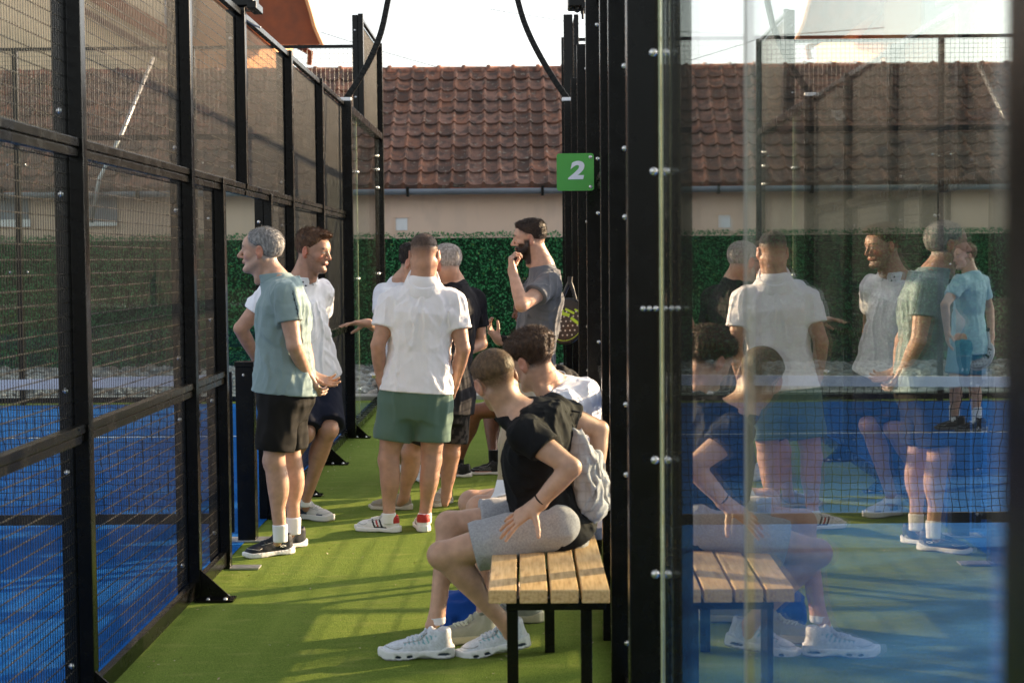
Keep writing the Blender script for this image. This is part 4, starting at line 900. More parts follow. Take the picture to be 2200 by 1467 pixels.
# ---- 1 the grey-haired man in the teal polo shirt, hands clasped behind his back
def man1():
    hd = Head(p(560, 540, 8.86), (-1, .06, .02), (.02, 0, 1), 1.02)
    J = dict(hL=p(604, 838, 8.77), hR=p(612, 836, 8.96), kL=p(588, 990, 8.74), kR=p(624, 985, 8.98), aL=p(602, 1146, 8.74), aR=p(631, 1130, 8.98), tL=p(540, 1185, 8.7), tR=p(580, 1165, 8.95),
             sL=p(613, 632, 8.67), sR=p(596, 628, 9.04), eL=p(632, 742, 8.63), wL=p(660, 806, 8.79), eR=p(652, 740, 9.08), wR=p(668, 806, 8.90), N=p(591, 603, 8.86))
    teal = V3(.26, .345, .345)
    def trim(V, o, j, up, fw, hm, T):
        t = ((V-hm)@up)/T.L; s = j['sL']; d = unit(j['eL']-s); q = (V-s)@d; L = np.linalg.norm(j['eL']-s)
        m = (q > L*.555) & (q < L*.62) & (np.linalg.norm(V-s-q[:, None]*d, axis=1) < .09); o[m] = teal*.8
        lat = unit(j['sR']-j['sL']); bk = (V-s)@(-fw)
        m = (np.abs(bk-.034-.20*np.clip(-(V[:, 2]-s[2]), 0, .2)) < .0035) & ((V-s)@lat < .06) & (V[:, 2] > s[2]-.17) & (V[:, 2] < s[2]+.02); o[m] = V3(.012, .02, .035)
        return o
    r, j, up, fw, body = person('grey-haired man in teal polo shirt and black shorts clasping his hands behind his back', J, gp(610, 1185), hd, SK_PALE, 1.0, 1.16, .01,
        dict(name='polo_shirt', col=teal, collar=True, collar_col=teal*.95, trim=trim, sleeve=.54, hem=-.03, amp=.007, sr=.068, h=.006, hemtilt=-.1),
        dict(col=(.012, .011, .010), mat='cloth_dark', len=.86, fit=.022, r=(.112, .102, .07), amp=.009),
        hands=[dict(wr=j_('wL', J), d=V3(.45, .12, -.85), n=V3(.5, .8, .3), side=-1, curl=(.5, .55, .6, .6), thumb=(.5, .5, .2)),
               dict(wr=j_('wR', J), d=V3(.93, -.12, -.36), n=V3(.15, -.62, .75), side=1, curl=(.25, .3, .35, .42), spread=.05, thumb=(.5, .45, .15))],
        headopt=dict(neck=.052, nose=1.18), paint=dict(brow=(.10, .09, .08), lip=(.40, .18, .15), stubble=(.38, .27, .22, .35), red=.35, scalp=(.26, .24, .23, .85), hairf=hairline(.088, side=-.004, nape=-.07, temple=.052, wid=.03)))
    cov = lambda q: hairline(.094, side=.004, nape=-.062, temple=.052)(q)
    hd.hair('hair', r, (.36, .345, .33), cov, lambda q: .006+.006*ramp01(-q[:, 1], -.04, .06)+.003*ramp01(q[:, 2], .03, .09), tex=.0035, freq=(70, 70, 30), h=.0038, col2=(.17, .165, .165), tuft=.004, n=8000, ln=.015, fwdc=-.8)
    dn, wh = (.010, .014, .024), (.78, .78, .80)
    for S, hx, tx in (('L', gp(628, 1187), gp(520, 1200)), ('R', gp(655, 1171), gp(560, 1186))):
        f = tx-hx; sh, Wd = make_shoe(r, hx, f, .29, upper=dn, sole=wh, lace=(.02, .025, .035), thick=.028, collar=.098)
        if S == 'L':                                          # the mark on the side of the shoe: two crossing arcs
            m = MB(); W0 = A_(WORLD_OF(sh)); sd = -1
            for dz in (1, -1):
                pts = [Wd(-.0415+.0*abs(a), .075+a*.017, .052+dz*(.004-.009*a*a+.001)) - W0 for a in (-1, -.6, -.2, .2, .6, 1)]
                m.tube([Vector(q_) for q_ in pts], .0022, 6)
            m.build('emblem', simple('emblem_white', (.8, .8, .8), .5), sh)
        sock(r, j['a'+S]+V3(0, 0, -.01), None, (.8, .8, .82), top=.062, r=.040)
def j_(k_, J): return A_(J[k_])

# ---- 2 the man in the white polo leaning against the fence
def man2():
    hd = Head(p(674, 541, 9.8), (.90, -.40, -.13), (.06, 0, 1), 1.03)
    J = dict(hL=p(690, 822, 10.02), hR=p(650, 824, 9.90), kL=p(706, 922, 9.78), kR=p(655, 930, 9.72), aL=p(655, 1076, 9.98), aR=p(600, 1030, 9.95), tL=p(700, 1110, 9.95), tR=p(590, 1090, 9.9),
             sL=p(688, 626, 9.98), sR=p(578, 634, 9.72), eL=p(692, 722, 10.25), wL=p(680, 800, 10.2), eR=p(517, 706, 9.72), wR=p(552, 772, 9.86), N=p(650, 606, 9.86))
    white = V3(.80, .81, .85)
    r, j, up, fw, body = person('man in white polo shirt and navy shorts leaning back on the left fence', J, gp(680, 1115), hd, SK_TAN, 1.03, 1.05, .012,
        dict(name='polo_shirt', col=white, collar=True, sleeve=.50, hem=.03, amp=.009, h=.006, sr=.068), dict(col=(.010, .013, .028), mat='cloth_dark', len=.93, r=(.106, .098, .07)),
        hands=[dict(wr=j_('wR', J), d=V3(.2, .1, -.95), n=V3(0, .9, 0), side=1), dict(wr=j_('wL', J), d=V3(-.1, -.1, -.95), n=V3(-.3, -.9, 0), side=1)],
        headopt=dict(neck=.058, nose=1.0), paint=dict(brow=(.07, .04, .025), stubble=(.16, .09, .06, .62), red=.55, scalp=(.10, .06, .04, .6), hairf=hairline(.08)))
    hd.hair('hair', r, (.15, .075, .035), hairline(.066, side=.002, nape=-.050), lambda q: .003+.018*ramp01(q[:, 2], .03, .11)+.016*ramp01(q[:, 1], .03, .085)*ramp01(q[:, 2], .065, .10), tex=.004, freq=(70, 34, 50), h=.0038, col2=(.06, .03, .018), tuft=.012, n=9000, ln=.024, fwdc=1.0)
    b_ = MB()
    for i, (a, c_) in enumerate(((651, 601+3), (657, 609+3))): q = p(a, c_+2, 9.70)-Vector(r.location); b_.dome(q, (.5, -.85, .1), .006, .003)
    b_.build('button', M['black_gloss'], r)
    gr = (.62, .60, .56)
    def pt(q, c):
        m = (np.abs(q[:, 1]-.085) < .032) & (np.abs(q[:, 2]-.048) < .020) & (np.abs(q[:, 0]) > .015); c[m] = (.03, .05, .09); m = (q[:, 1] > .19) & (q[:, 1] < .235) & (q[:, 2] > .03) & (q[:, 2] < .045); c[m] = (.05, .07, .11); return c
    hx, tx = gp(652, 1112), gp(713, 1118); make_shoe(r, gp(636, 1112), tx-hx, .295, upper=gr, sole=(.7, .69, .66), paint=pt, lace=(.8, .8, .78), thick=.036, bulk=1.0, collar=.11)
    ftp = j['aR']; make_shoe(r, ftp+V3(-.04, 0, .06), V3(.12, .10, -1), .29, up=V3(1, -.05, .1), upper=(.05, .055, .07), sole=(.025, .025, .027), thick=.034, lacen=0)
    sock(r, j['aL'], None, (.8, .8, .8), top=.02, r=.038)

# ---- 3 the man in white polo and green shorts seen from behind
def man3():
    hd = Head(p(912, 549, 9.6), (.06, 1, -.14), (0, .05, 1), 1.04, 1.03)
    J = dict(hL=p(858, 842, 9.6), hR=p(932, 842, 9.6), kL=p(834, 988, 9.56), kR=p(927, 988, 9.6), aL=p(836, 1106, 9.52), aR=p(913, 1106, 9.58), tL=p(800, 1130, 9.6), tR=p(908, 1120, 9.9),
             sL=p(842, 650, 9.62), sR=p(974, 650, 9.62), eL=p(812, 742, 9.55), wL=p(817, 812, 9.60), eR=p(995, 750, 9.58), wR=p(976, 826, 9.74), N=p(909, 604, 9.6))
    r, j, up, fw, body = person('man seen from behind in white polo shirt, green shorts and red-heeled trainers', J, gp(880, 1140), hd, SK_TAN, 1.05, 1.02, .0,
        dict(name='polo_shirt', col=(.80, .78, .80), collar=True, sleeve=.58, hem=.0, amp=.0075, sr=.072, h=.006, low=1.06), dict(col=(.10, .165, .135), len=.72, fit=.024, r=(.106, .104, .07), amp=.009, h=.008),
        hands=[dict(wr=j_('wL', J), d=V3(.05, .1, -1), n=V3(1, .2, 0), side=1, curl=.2), dict(wr=j_('wR', J), d=V3(-.2, .3, -.9), n=V3(-.9, -.3, 0), side=1)],
        headopt=dict(neck=.060), paint=dict(stubble=(.2, .12, .08, .4), red=.35, scalp=(.072, .042, .028, .93), hairf=lambda q: ramp01(q[:, 2], -.02, .052)*hairline(.07)(q)))
    hd.hair('hair', r, (.085, .05, .033), lambda q: ramp01(q[..., 2], .015, .060)*ramp01(q[..., 1], -.2, -.19)*(q[..., 1] < .09), lambda q: .001+.005*ramp01(q[:, 2], .05, .09), tex=.0014, freq=(120, 120, 80), h=.0038, col2=(.055, .032, .022), ln=.005)
    # watch
    w = j['wL']; ax_ = unit(j['eL']-w); solid('watch', [Cone(w+ax_*.008, w+ax_*.028, .031, .031, .004), Cut(Cone(w+ax_*.018+V3(-.033, -.008, 0), w+ax_*.018+V3(-.042, -.010, 0), .017, .016, .003))], M['zinc'], r, .004, None, (.3, .3, .3), sm=0)
    # yoke panel below the collar
    def pt(q, c):
        m = (q[:, 1] < .045) & (q[:, 2] > .058); c[m] = (.42, .028, .02); m = (q[:, 1] > .04) & (q[:, 1] < .07) & (q[:, 2] > .062) & (q[:, 2] < .075); c[m] = (.01, .01, .012)
        for k_ in range(3):
            y = .105+.024*k_; m = (np.abs(q[:, 1]-y-(q[:, 2]-.05)*.5) < .0065) & (np.abs(q[:, 0]) > .016) & (q[:, 2] < .078); c[m] = [(.012, .014, .02), (.45, .03, .025), (.012, .014, .02)][k_]
        m = (q[:, 1] > .07) & (q[:, 1] < .15) & (q[:, 2] < .034) & (q[:, 2] > .022); c[m] = (.015, .015, .02)
        return c
    for S, hx, f in (('L', gp(858, 1143), V3(-.93, .30, 0)), ('R', gp(912, 1143), V3(-.16, 1, 0))):
        make_shoe(r, hx, f, .28, upper=(.74, .73, .72), sole=(.76, .75, .72), paint=pt, thick=.028, collar=.092); sock(r, j['a'+S]+V3(0, 0, -.015), None, (.8, .8, .8), top=.030, r=.040)

# ---- 4 the younger man half hidden, hand held out
def man4():
    hd = Head(p(889, 566, 11.35), (.80, -.32, -.25), (.05, 0, 1), 1.0)
    J = dict(hL=p(893, 812, 11.5), hR=p(856, 812, 11.4), kL=p(892, 925, 11.6), kR=p(858, 925, 11.5), aL=p(886, 1012, 11.8), aR=p(862, 985, 12.0), tL=p(905, 1020, 11.7), tR=p(880, 1000, 11.8),
             sL=p(903, 628, 11.55), sR=p(824, 630, 11.25), eL=p(905, 720, 11.3), wL=p(880, 740, 11.1), eR=p(815, 706, 11.05), wR=p(789, 694, 10.82), N=p(866, 605, 11.42))
    r, j, up, fw, body = person('young man in white T-shirt half hidden behind the others, holding out his hand', J, gp(890, 1024), hd, SK_PALE, .95, 1.0, .0,
        dict(col=(.76, .78, .84), sleeve=.55, hem=-.12, amp=.007, h=.009), dict(col=(.012, .012, .018), mat='cloth_dark', len=.9),
        hands=[dict(wr=j_('wR', J), d=V3(-.98, -.1, .02), n=V3(0, -.25, -1), side=-1, curl=(.10, .14, .2, .25), spread=.06, thumb=(.4, .4, .1)), dict(wr=j_('wL', J), d=V3(-.7, -.3, 0), n=V3(0, -1, 0), side=1)],
        paint=dict(scalp=(.05, .03, .02, .8), hairf=hairline(.07)))
    hd.hair('hair', r, (.028, .018, .013), hairline(.072, side=.0, nape=-.05), lambda q: .005+.022*ramp01(q[:, 2], .03, .10), tex=.005, col2=(.014, .010, .008), ln=.018)
    for S, hx in (('L', gp(888, 1030)), ('R', gp(856, 1012))): make_shoe(r, hx, V3(.55, -.8, 0), .28, upper=(.75, .75, .78), sole=(.7, .7, .7), thick=.03)

# ---- 5 the man with glasses in a black T-shirt
def man5():
    hd = Head(p(956, 569, 10.3), (-.80, .58, -.14), (-.02, 0, 1), 1.03)
    J = dict(hL=p(930, 846, 10.22), hR=p(978, 844, 10.42), kL=p(882, 972, 10.22), kR=p(968, 975, 10.4), aL=p(868, 1068, 10.3), aR=p(958, 1066, 10.4), tL=p(830, 1080, 10.3), tR=p(950, 1090, 10.1),
             sL=p(926, 640, 10.18), sR=p(1018, 644, 10.48), eL=p(905, 740, 10.1), wL=p(915, 790, 9.95), eR=p(1034, 738, 10.5), wR=p(980, 762, 10.3), N=p(972, 610, 10.36))
    blk = V3(.010, .010, .014)
    def pt(V, c):
        n = vnoise(V, 34)+.5*vnoise(V, 70); m = (n > .25) & (V[:, 0] > -.47); c[m] = (.06, .05, .045); return c
    r, j, up, fw, body = person('grey-haired man with glasses in black T-shirt and black patterned shorts', J, gp(915, 1098), hd, SK_TAN, 1.0, 1.08, .01,
        dict(col=blk, mat='cloth_dark', sleeve=.62, hem=-.2, amp=.007, h=.009, sr=.07), dict(col=(.013, .012, .012), mat='cloth_dark', len=.82, paint=pt, r=(.108, .108, .07)),
        hands=[dict(wr=j_('wR', J), d=V3(-.9, -.2, 0), n=V3(0, -1, 0), side=1), dict(wr=j_('wL', J), d=V3(0, -.6, -.5), n=V3(1, 0, 0), side=1)],
        headopt=dict(neck=.060), paint=dict(stubble=(.30, .24, .2, .5), red=.6, scalp=(.33, .30, .28, .5), hairf=hairline(.07)))
    hd.hair('hair', r, (.42, .38, .35), hairline(.072, side=-.002, nape=-.055), lambda q: .004+.008*ramp01(q[:, 2], .04, .09), tex=.003, freq=(90, 90, 50), h=.0038, col2=(.24, .21, .19), tuft=.004)
    g = MB(); W0 = Vector(WORLD_OF(r)); G = lambda x, y, z: Vector(hd.W(x, y, z))-W0
    for m_ in (-1, 1):
        g.tube([G(m_*.080, -.012, .010), G(m_*.079, .04, .013), G(m_*.072, .092, .012)], .0022, 6); pts = [G(m_*(.036+.026*math.cos(a)), .101-.004*abs(math.cos(a)), .004+.017*math.sin(a)) for a in np.linspace(0, 6.28, 17)]; g.tube(pts, .0016, 5)
    g.tube([G(-.010, .103, .008), G(.010, .103, .008)], .0016, 5); g.build('glasses', M['black_gloss'], r, smooth=True)
    bg_ = (.30, .26, .20)
    for S, hx, f in (('L', gp(884, 1094), V3(-.97, .12, 0)), ('R', gp(966, 1078), V3(-.42, -.86, 0))): make_shoe(r, hx, f, .275, upper=bg_, sole=(.52, .49, .42), thick=.026, lace=(.6, .58, .52), lacen=4, collar=.085)

# ---- 6 the bearded man in grey, hand at his mouth
def man6():
    hd = Head(p(1137, 514, 10.9), (-1, .05, -.06), (.03, 0, 1), 1.03)
    J = dict(hL=p(1136, 818, 10.78), hR=p(1130, 816, 11.02), kL=p(1108, 950, 10.72), kR=p(1100, 950, 11.0), aL=p(1100, 1082, 10.9), aR=p(1092, 1070, 11.15), tL=p(1060, 1090, 10.9), tR=p(1050, 1080, 11.1),
             sL=p(1180, 613, 10.70), sR=p(1156, 611, 11.10), eL=p(1121, 656, 10.46), wL=p(1101, 582, 10.62), eR=p(1122, 740, 11.28), wR=p(1070, 730, 11.14), N=p(1165, 576, 10.9))
    gry = V3(.135, .14, .155)
    r, j, up, fw, body = person('tall bearded man in grey T-shirt and beige trousers raising his hand to his mouth', J, gp(1096, 1088), hd, SK_PALE, 1.06, 1.0, .012,
        dict(col=gry, sleeve=.50, hem=-.18, amp=.010, h=.006, sr=.074, rim=tuple(gry*.8)), dict(name='trousers', col=(.48, .43, .35), len=2, fit=.016, r=(.102, .082, .07)),
        hands=[dict(wr=j_('wL', J), d=V3(-.12, .12, .98), n=V3(.95, .25, .1), side=1, curl=(.85, .9, .95, 1.0), spread=.02, thumb=(.35, .85, .4)), dict(wr=j_('wR', J), d=V3(-.62, -.1, .75), n=V3(.6, -.5, .5), side=1, curl=.5)],
        headopt=dict(neck=.062, nose=1.05), paint=dict(brow=(.02, .012, .008), beard=(.022, .013, .009), red=.25, scalp=(.035, .02, .013, .92), hairf=lambda q: ramp01(q[:, 2], -.04, .03)*hairline(.07)(q)))
    hd.hair('hair', r, (.040, .022, .013), lambda q: hairline(.062, side=.012, nape=-.035, wid=.04)(q), lambda q: .002+.016*ramp01(q[:, 2], .04, .11)+.006*ramp01(q[:, 1], .02, .08)*ramp01(q[:, 2], .07, .10), tex=.003, freq=(70, 30, 60), h=.0038, col2=(.022, .013, .009), tuft=.006, n=9000, ln=.018, fwdc=-.6)
    def bmod(P, D):
        q = hd.L(P); g = ramp01(-q[:, 2], .046, .062)*ramp01(q[:, 1], -.002, .02); T = .012*g+.012*ramp01(q[:, 1], .05, .08)*ramp01(-q[:, 2], .075, .10); return D-(T-.006*(1-g))+.003*vnoise(P, 90)
    bo = solid('beard', [Cone(hd.W(-.050, .0, -.052), hd.W(-.016, .070, -.098), .017, .018, .02), Cone(hd.W(.050, .0, -.052), hd.W(.016, .070, -.098), .017, .018, .02), Ell(hd.W(0, .072, -.105), (.024, .022, .022), k=.02)], M['hair'], r, .0038, bmod, (.02, .012, .008))
    restrand(bo, 3500, .010, lambda P, N: np.tile(-hd.u+hd.f*.3, (len(P), 1)), (.03, .018, .012), (.012, .008, .006), lift=.6)
    # sunglasses hooked in the neckline
    g = MB(); c0 = p(1138, 596, 10.66)-Vector(r.location); X = Vector((-.55, -.80, -.1)).normalized(); Z = Vector((-.25, 0, .97))
    for m_ in (-1, 1): g.tube([c0+X*(m_*.026+.022*math.cos(a))+Vector((-.05, 0, 0))-Z*(.02)+Z*(.017*math.sin(a)) for a in np.linspace(0, 6.28, 15)], .0024, 5)
    g.tube([c0+Vector((-.04, 0, -.0)), c0+Vector((-.055, -.02, -.09))], .0024, 5); g.build('sunglasses', M['black_gloss'], r)
    w = j['wR']; ax_ = unit(j['eR']-w); solid('wristband', [Cut(Cone(w+ax_*.0, w+ax_*.07, .036, .038, .004), (w+ax_*.065, ax_), (w+ax_*.005, -ax_))], M['cloth_dark'], r, .005, None, (.012, .012, .012), sm=0)
    for S, hx in (('L', gp(1112, 1100)), ('R', gp(1106, 1088))): make_shoe(r, hx, V3(-.98, -.1, 0), .29, upper=(.6, .6, .6), sole=(.7, .7, .7))

# ---- 7 the seated man with black socks, mostly hidden
def man7():
    hd = Head(p(1132, 668, 12.3), (-.95, .1, -.15), (-.1, 0, 1), 1.0)
    J = dict(hL=p(1128, 868, 12.12), hR=p(1130, 866, 12.4), kL=p(1020, 884, 12.0), kR=p(1050, 884, 12.36), aL=p(985, 990, 12.1), aR=p(1062, 990, 12.2), tL=p(960, 1010, 12.0), tR=p(1020, 1010, 12.15),
             sL=p(1150, 733, 12.1), sR=p(1148, 731, 12.48), eL=p(1130, 800, 12.0), wL=p(1098, 855, 12.0), eR=p(1120, 800, 12.5), wR=p(1080, 850, 12.4), N=p(1146, 712, 12.3))
    r, j, up, fw, body = person('seated man in black kit and black socks mostly hidden behind the bearded man', J, gp(1105, 1012), hd, SK_DARK, 1.0, 1.0, 0,
        dict(col=(.012, .012, .013), mat='cloth_dark', sleeve=.6, hem=-.1, h=.010), dict(col=(.010, .010, .010), mat='cloth_dark', len=.62, seated=True),
        hands=[dict(wr=j_('wL', J), d=V3(-.9, 0, -.3), n=V3(0, 0, -1), side=1), dict(wr=j_('wR', J), d=V3(-.9, 0, -.3), n=V3(0, 0, -1), side=-1)], paint=dict(scalp=(.01, .01, .01, .9), hairf=hairline(.07)))
    hd.hair('hair', r, (.012, .010, .009), hairline(.07), lambda q: .008+0*q[:, 0])
    def pt(q, c):
        m = (q[:, 2] < .034) & (q[:, 1] > .10) & (q[:, 1] < .24); c[m] = (.55, .25, .2); n = (np.abs(((q[:, 1]*60+q[:, 2]*40) % 1)-.5) < .12) & (q[:, 1] < .2) & (q[:, 2] > .035) & (q[:, 2] < .07) & (q[:, 1] > .1); c[n] = (.25, .25, .26); return c
    for S, hx, f in (('R', gp(1079, 1018), V3(-1, -.04, 0)), ('L', gp(1012, 1024), V3(-1, 0, 0))):
        make_shoe(r, hx, f, .245, upper=(.012, .012, .013), sole=(.72, .68, .66), paint=pt, lace=(.02, .02, .02), thick=.026, collar=.10); sock(r, j['a'+S]+V3(0, 0, .0), None, (.012, .012, .013), top=.085, r=.043)

# ---- 8 the boy in black on the bench
def boy1():
    hd = Head(p(1064, 816, 6.45), (-.42, .86, -.20), (-.30, -.05, .95), 1.0, 1.06)
    J = dict(hL=p(1184, 1132, 6.40), hR=p(1196, 1112, 6.72), kL=p(948, 1192, 6.38), kR=p(964, 1126, 6.66), aL=p(1086, 1340, 6.48), aR=p(938, 1322, 6.56), tL=p(1000, 1390, 6.45), tR=p(850, 1390, 6.5),
             sL=p(1130, 934, 6.24), sR=p(1188, 882, 6.60), eL=p(1228, 1004, 6.16), wL=p(1152, 1086, 6.20), eR=p(1288, 922, 6.68), wR=p(1282, 1030, 6.62), N=p(1104, 884, 6.46))
    blk = V3(.0075, .0075, .0085)
    r, j, up, fw, body = person('boy in black T-shirt and grey shorts sitting on the bench, hand on thigh', J, gp(1040, 1405), hd, (.53, .31, .21), .93, 1.02, -.035,
        dict(col=blk, mat='cloth_dark', sleeve=.42, hem=-.05, amp=.007, h=.006, sr=.072, neck=.004, fit=.022, hemw=.208, hemd=.150), dict(col=(.36, .36, .38), mat='heather', len=.71, fit=.024, r=(.098, .108, .07), amp=.006, h=.007, waist=.06, seated=True, stretch=(14, 14, 14)),
        hands=[dict(wr=j_('wL', J), d=V3(-.80, .05, -.52), n=V3(-.15, .55, -.85), side=1, curl=(.10, .14, .16, .2), spread=.20, thumb=(.85, .15, .1)), dict(wr=j_('wR', J), d=V3(-.2, 0, -.95), n=V3(-.8, 0, -.3), side=1)],
        headopt=dict(neck=.050), paint=dict(red=.3, scalp=(.125, .070, .034, .92), hairf=lambda q: ramp01(q[:, 2], -.075, .015)*hairline(.068, nape=-.085, side=-.02)(q)), h=.009)
    hd.hair('hair', r, (.15, .085, .04), lambda q: ramp01(q[..., 2], -.015, .03)*hairline(.07, nape=-.05)(q), lambda q: .0015+.007*ramp01(q[:, 2], .0, .08), tex=.0016, freq=(140, 140, 90), h=.0036, col2=(.085, .048, .024), n=9000, ln=.006)
    w = j['wL']; ax_ = unit(j['eL']-w); solid('bracelet', [Cut(Cone(w+ax_*.022, w+ax_*.036, .0315, .032, .003), (w+ax_*.033, ax_), (w+ax_*.026, -ax_))], M['cloth_dark'], r, .0035, None, (.012, .012, .012), sm=0)
    def pt(q, c):
        s_ = np.abs(((q[:, 1]*52-q[:, 2]*22) % 1)-.5); m = (s_ < .16) & (np.abs(q[:, 0]) > .012) & (np.abs(q[:, 0]) < .036) & (q[:, 2] > .052-(q[:, 1]-.1)*.14) & (q[:, 1] > .055) & (q[:, 1] < .19) & (q[:, 2] < .095); c[m] = (.16, .42, .50)
        ms = (vnoise(q, 420) > .15) & (q[:, 2] > .03); c[ms] *= .86; tc_ = (q[:, 1] > .245) & (q[:, 2] < .045); c[tc_] = (.72, .74, .78); hl_ = (q[:, 1] < .02) & (q[:, 2] > .05); c[hl_] = (.75, .76, .8); return c
    for hx, f, u in ((gp(973, 1410), V3(-1, -.06, 0), V3(0, 0, 1)), (p(1138, 1386, 6.53), V3(-.96, -.03, -.19), V3(-.18, 0, .98))):
        make_shoe(r, hx, f, .295, up=u, upper=(.66, .70, .78), sole=(.74, .75, .77), paint=pt, thick=.036, holes=True, lace=(.7, .74, .8), collar=.105)
    sock(r, j['aR']+V3(0, 0, 0), None, (.75, .77, .82), top=.0, r=.036)

# ---- 9 the boy in white behind him
def boy2():
    hd = Head(p(1142, 776, 7.0), (-.74, .58, -.34), (-.16, -.05, .98), 1.0, 1.02)
    J = dict(hL=p(1250, 1076, 7.1), hR=p(1254, 1066, 7.4), kL=p(1030, 1092, 6.98), kR=p(1012, 1080, 7.22), aL=p(1040, 1318, 6.88), aR=p(1118, 1292, 7.2), tL=p(1000, 1370, 6.8), tR=p(1080, 1320, 7.1),
             sL=p(1204, 872, 6.94), sR=p(1252, 848, 7.28), eL=p(1160, 1005, 6.86), wL=p(1092, 1058, 6.98), eR=p(1206, 1010, 7.32), wR=p(1110, 1050, 7.2), N=p(1186, 834, 7.10))
    r, j, up, fw, body = person('brown-haired boy in white T-shirt sitting behind the boy in black', J, gp(1080, 1355), hd, (.52, .30, .20), .95, 1.0, -.04,
        dict(col=(.72, .75, .82), sleeve=.55, hem=-.12, amp=.007, h=.006, sr=.074, fit=.020), dict(col=(.33, .34, .36), mat='heather', len=.62, seated=True),
        hands=[dict(wr=j_('wL', J), d=V3(-.9, .1, -.3), n=V3(.1, .5, -.8), side=1, curl=.3), dict(wr=j_('wR', J), d=V3(-.9, -.1, -.3), n=V3(.1, -.5, -.8), side=-1, curl=.3)],
        paint=dict(red=.35, scalp=(.06, .03, .016, .95), hairf=lambda q: ramp01(q[:, 2], -.075, -.01)*hairline(.07, nape=-.07)(q)))
    hd.hair('hair', r, (.085, .042, .02), hairline(.066, side=-.004, nape=-.045), lambda q: .004+.024*ramp01(q[:, 2], .0, .09), tex=.006, freq=(50, 50, 26), h=.0038, col2=(.035, .018, .010), tuft=.014, n=10000, ln=.024, fwdc=.5)
    g_ = (.34, .36, .30)
    for hx, f in ((gp(1066, 1376), V3(-.97, -.2, 0)), (gp(1164, 1334), V3(-.97, -.1, 0))): make_shoe(r, hx, f, .29, upper=g_, sole=(.55, .52, .36), thick=.034, lace=(.62, .66, .55), lacen=5, collar=.11)

# ---- 10 the player in the right court
def man10():
    hd = Head(p(2073, 551, 15.2), (-.93, -.25, -.1), (-.02, 0, 1), 1.0)
    J = dict(hL=p(2066, 732, 15.05), hR=p(2094, 732, 15.3), kL=p(2052, 822, 15.0), kR=p(2092, 822, 15.3), aL=p(2050, 905, 15.1), aR=p(2098, 908, 15.3), tL=p(2020, 920, 15.0), tR=p(2070, 920, 15.2),
             sL=p(2062, 606, 15.0), sR=p(2108, 606, 15.32), eL=p(2030, 655, 14.85), wL=p(2035, 712, 14.9), eR=p(2126, 664, 15.4), wR=p(2130, 722, 15.3), N=p(2084, 590, 15.15))
    r, j, up, fw, body = person('man in pale blue T-shirt and blue shorts standing beyond the net behind the glass', J, gp(2072, 925), hd, SK_PALE, 1.0, 1.0, 0,
        dict(col=(.36, .56, .62), sleeve=.6, hem=-.22, amp=.008, h=.012), dict(col=(.07, .26, .36), len=.8, h=.012, r=(.106, .108, .07)),
        hands=[dict(wr=j_('wL', J), d=V3(0, -.1, -1), n=V3(1, 0, 0), side=1), dict(wr=j_('wR', J), d=V3(.05, -.1, -1), n=V3(-1, 0, 0), side=-1, curl=1.0)], paint=dict(scalp=(.2, .11, .06, .8), hairf=hairline(.07)), h=.012)
    hd.hair('hair', r, (.17, .09, .05), hairline(.07), lambda q: .005+.008*ramp01(q[:, 2], .03, .1), h=.005, col2=(.10, .05, .03))
    for S, hx in (('L', gp(2074, 922)), ('R', gp(2118, 926))): make_shoe(r, hx, V3(-.97, -.2, 0), .3, upper=(.012, .012, .014), sole=(.1, .1, .1), lacen=3); sock(r, j['a'+S]+V3(0, 0, .02), None, (.78, .78, .8), top=.13, r=.046)
    return j
import os as _os
_only = _os.environ.get('ONLY')
JJ = {}
for _f in (man1, man2, man3, man4, man5, man6, man7, boy1, boy2, man10):
    if _only and _f.__name__ not in _only.split(','): continue
    JJ[_f.__name__] = _f()
# ------------------------------------------------------------------ bench, bags, racket, sign, lamps
b_ = thing('bench', 'bench of four pale wooden planks on a black steel frame by the glass wall', 'bench', (0, 0, 0))
BX0, BX1, BY0, BY1, BZ = -.122, .300, 5.62, 8.3, .45
w_ = (BX1-BX0-3*.011)/4
for i in range(4):
    x0 = BX0+i*(w_+.011); o = MB().box(0, w_, 0, BY1-BY0+.004*i, 0, .048).build('plank', M['wood'], b_, bevel=.004); o.location = (x0, BY0-.002*i, BZ-.048)
for y in (BY0+.09, BY0+.92, BY0+1.75, BY1-.12): MB().box(BX0+.06, BX1-.01, y, y+.04, BZ-.092, BZ-.049).build('crossbar', M['steel'], b_, bevel=.002)
for x in (BX0+.065, BX1-.10): MB().box(x, x+.04, BY0+.13, BY1-.12, BZ-.091, BZ-.051).build('side_rail', M['steel'], b_, bevel=.002)
for x, y in ((BX0+.062, BY0+.091), (BX1-.098, BY0+.091), (.085, BY0+.921), (BX0+.062, BY1-.119), (BX1-.098, BY1-.119)): MB().box(x, x+.04, y, y+.038, .004, BZ-.093).build('leg', M['steel'], b_, bevel=.002)
# second bench farther along under the hidden man
b2 = thing('bench', 'farther wooden bench under the man in black socks', 'bench', (0, 0, 0))
for i in range(4): MB().box(-.14+i*.12, -.03+i*.12, 11.7, 13.3, .40, .445).build('plank', M['wood'], b2, bevel=.003)
for y in (11.8, 13.1):
    MB().box(-.13, .32, y, y+.04, .36, .399).build('crossbar', M['steel'], b2)
    for x in (-.12, .28): MB().box(x, x+.04, y, y+.04, .002, .359).build('leg', M['steel'], b2)
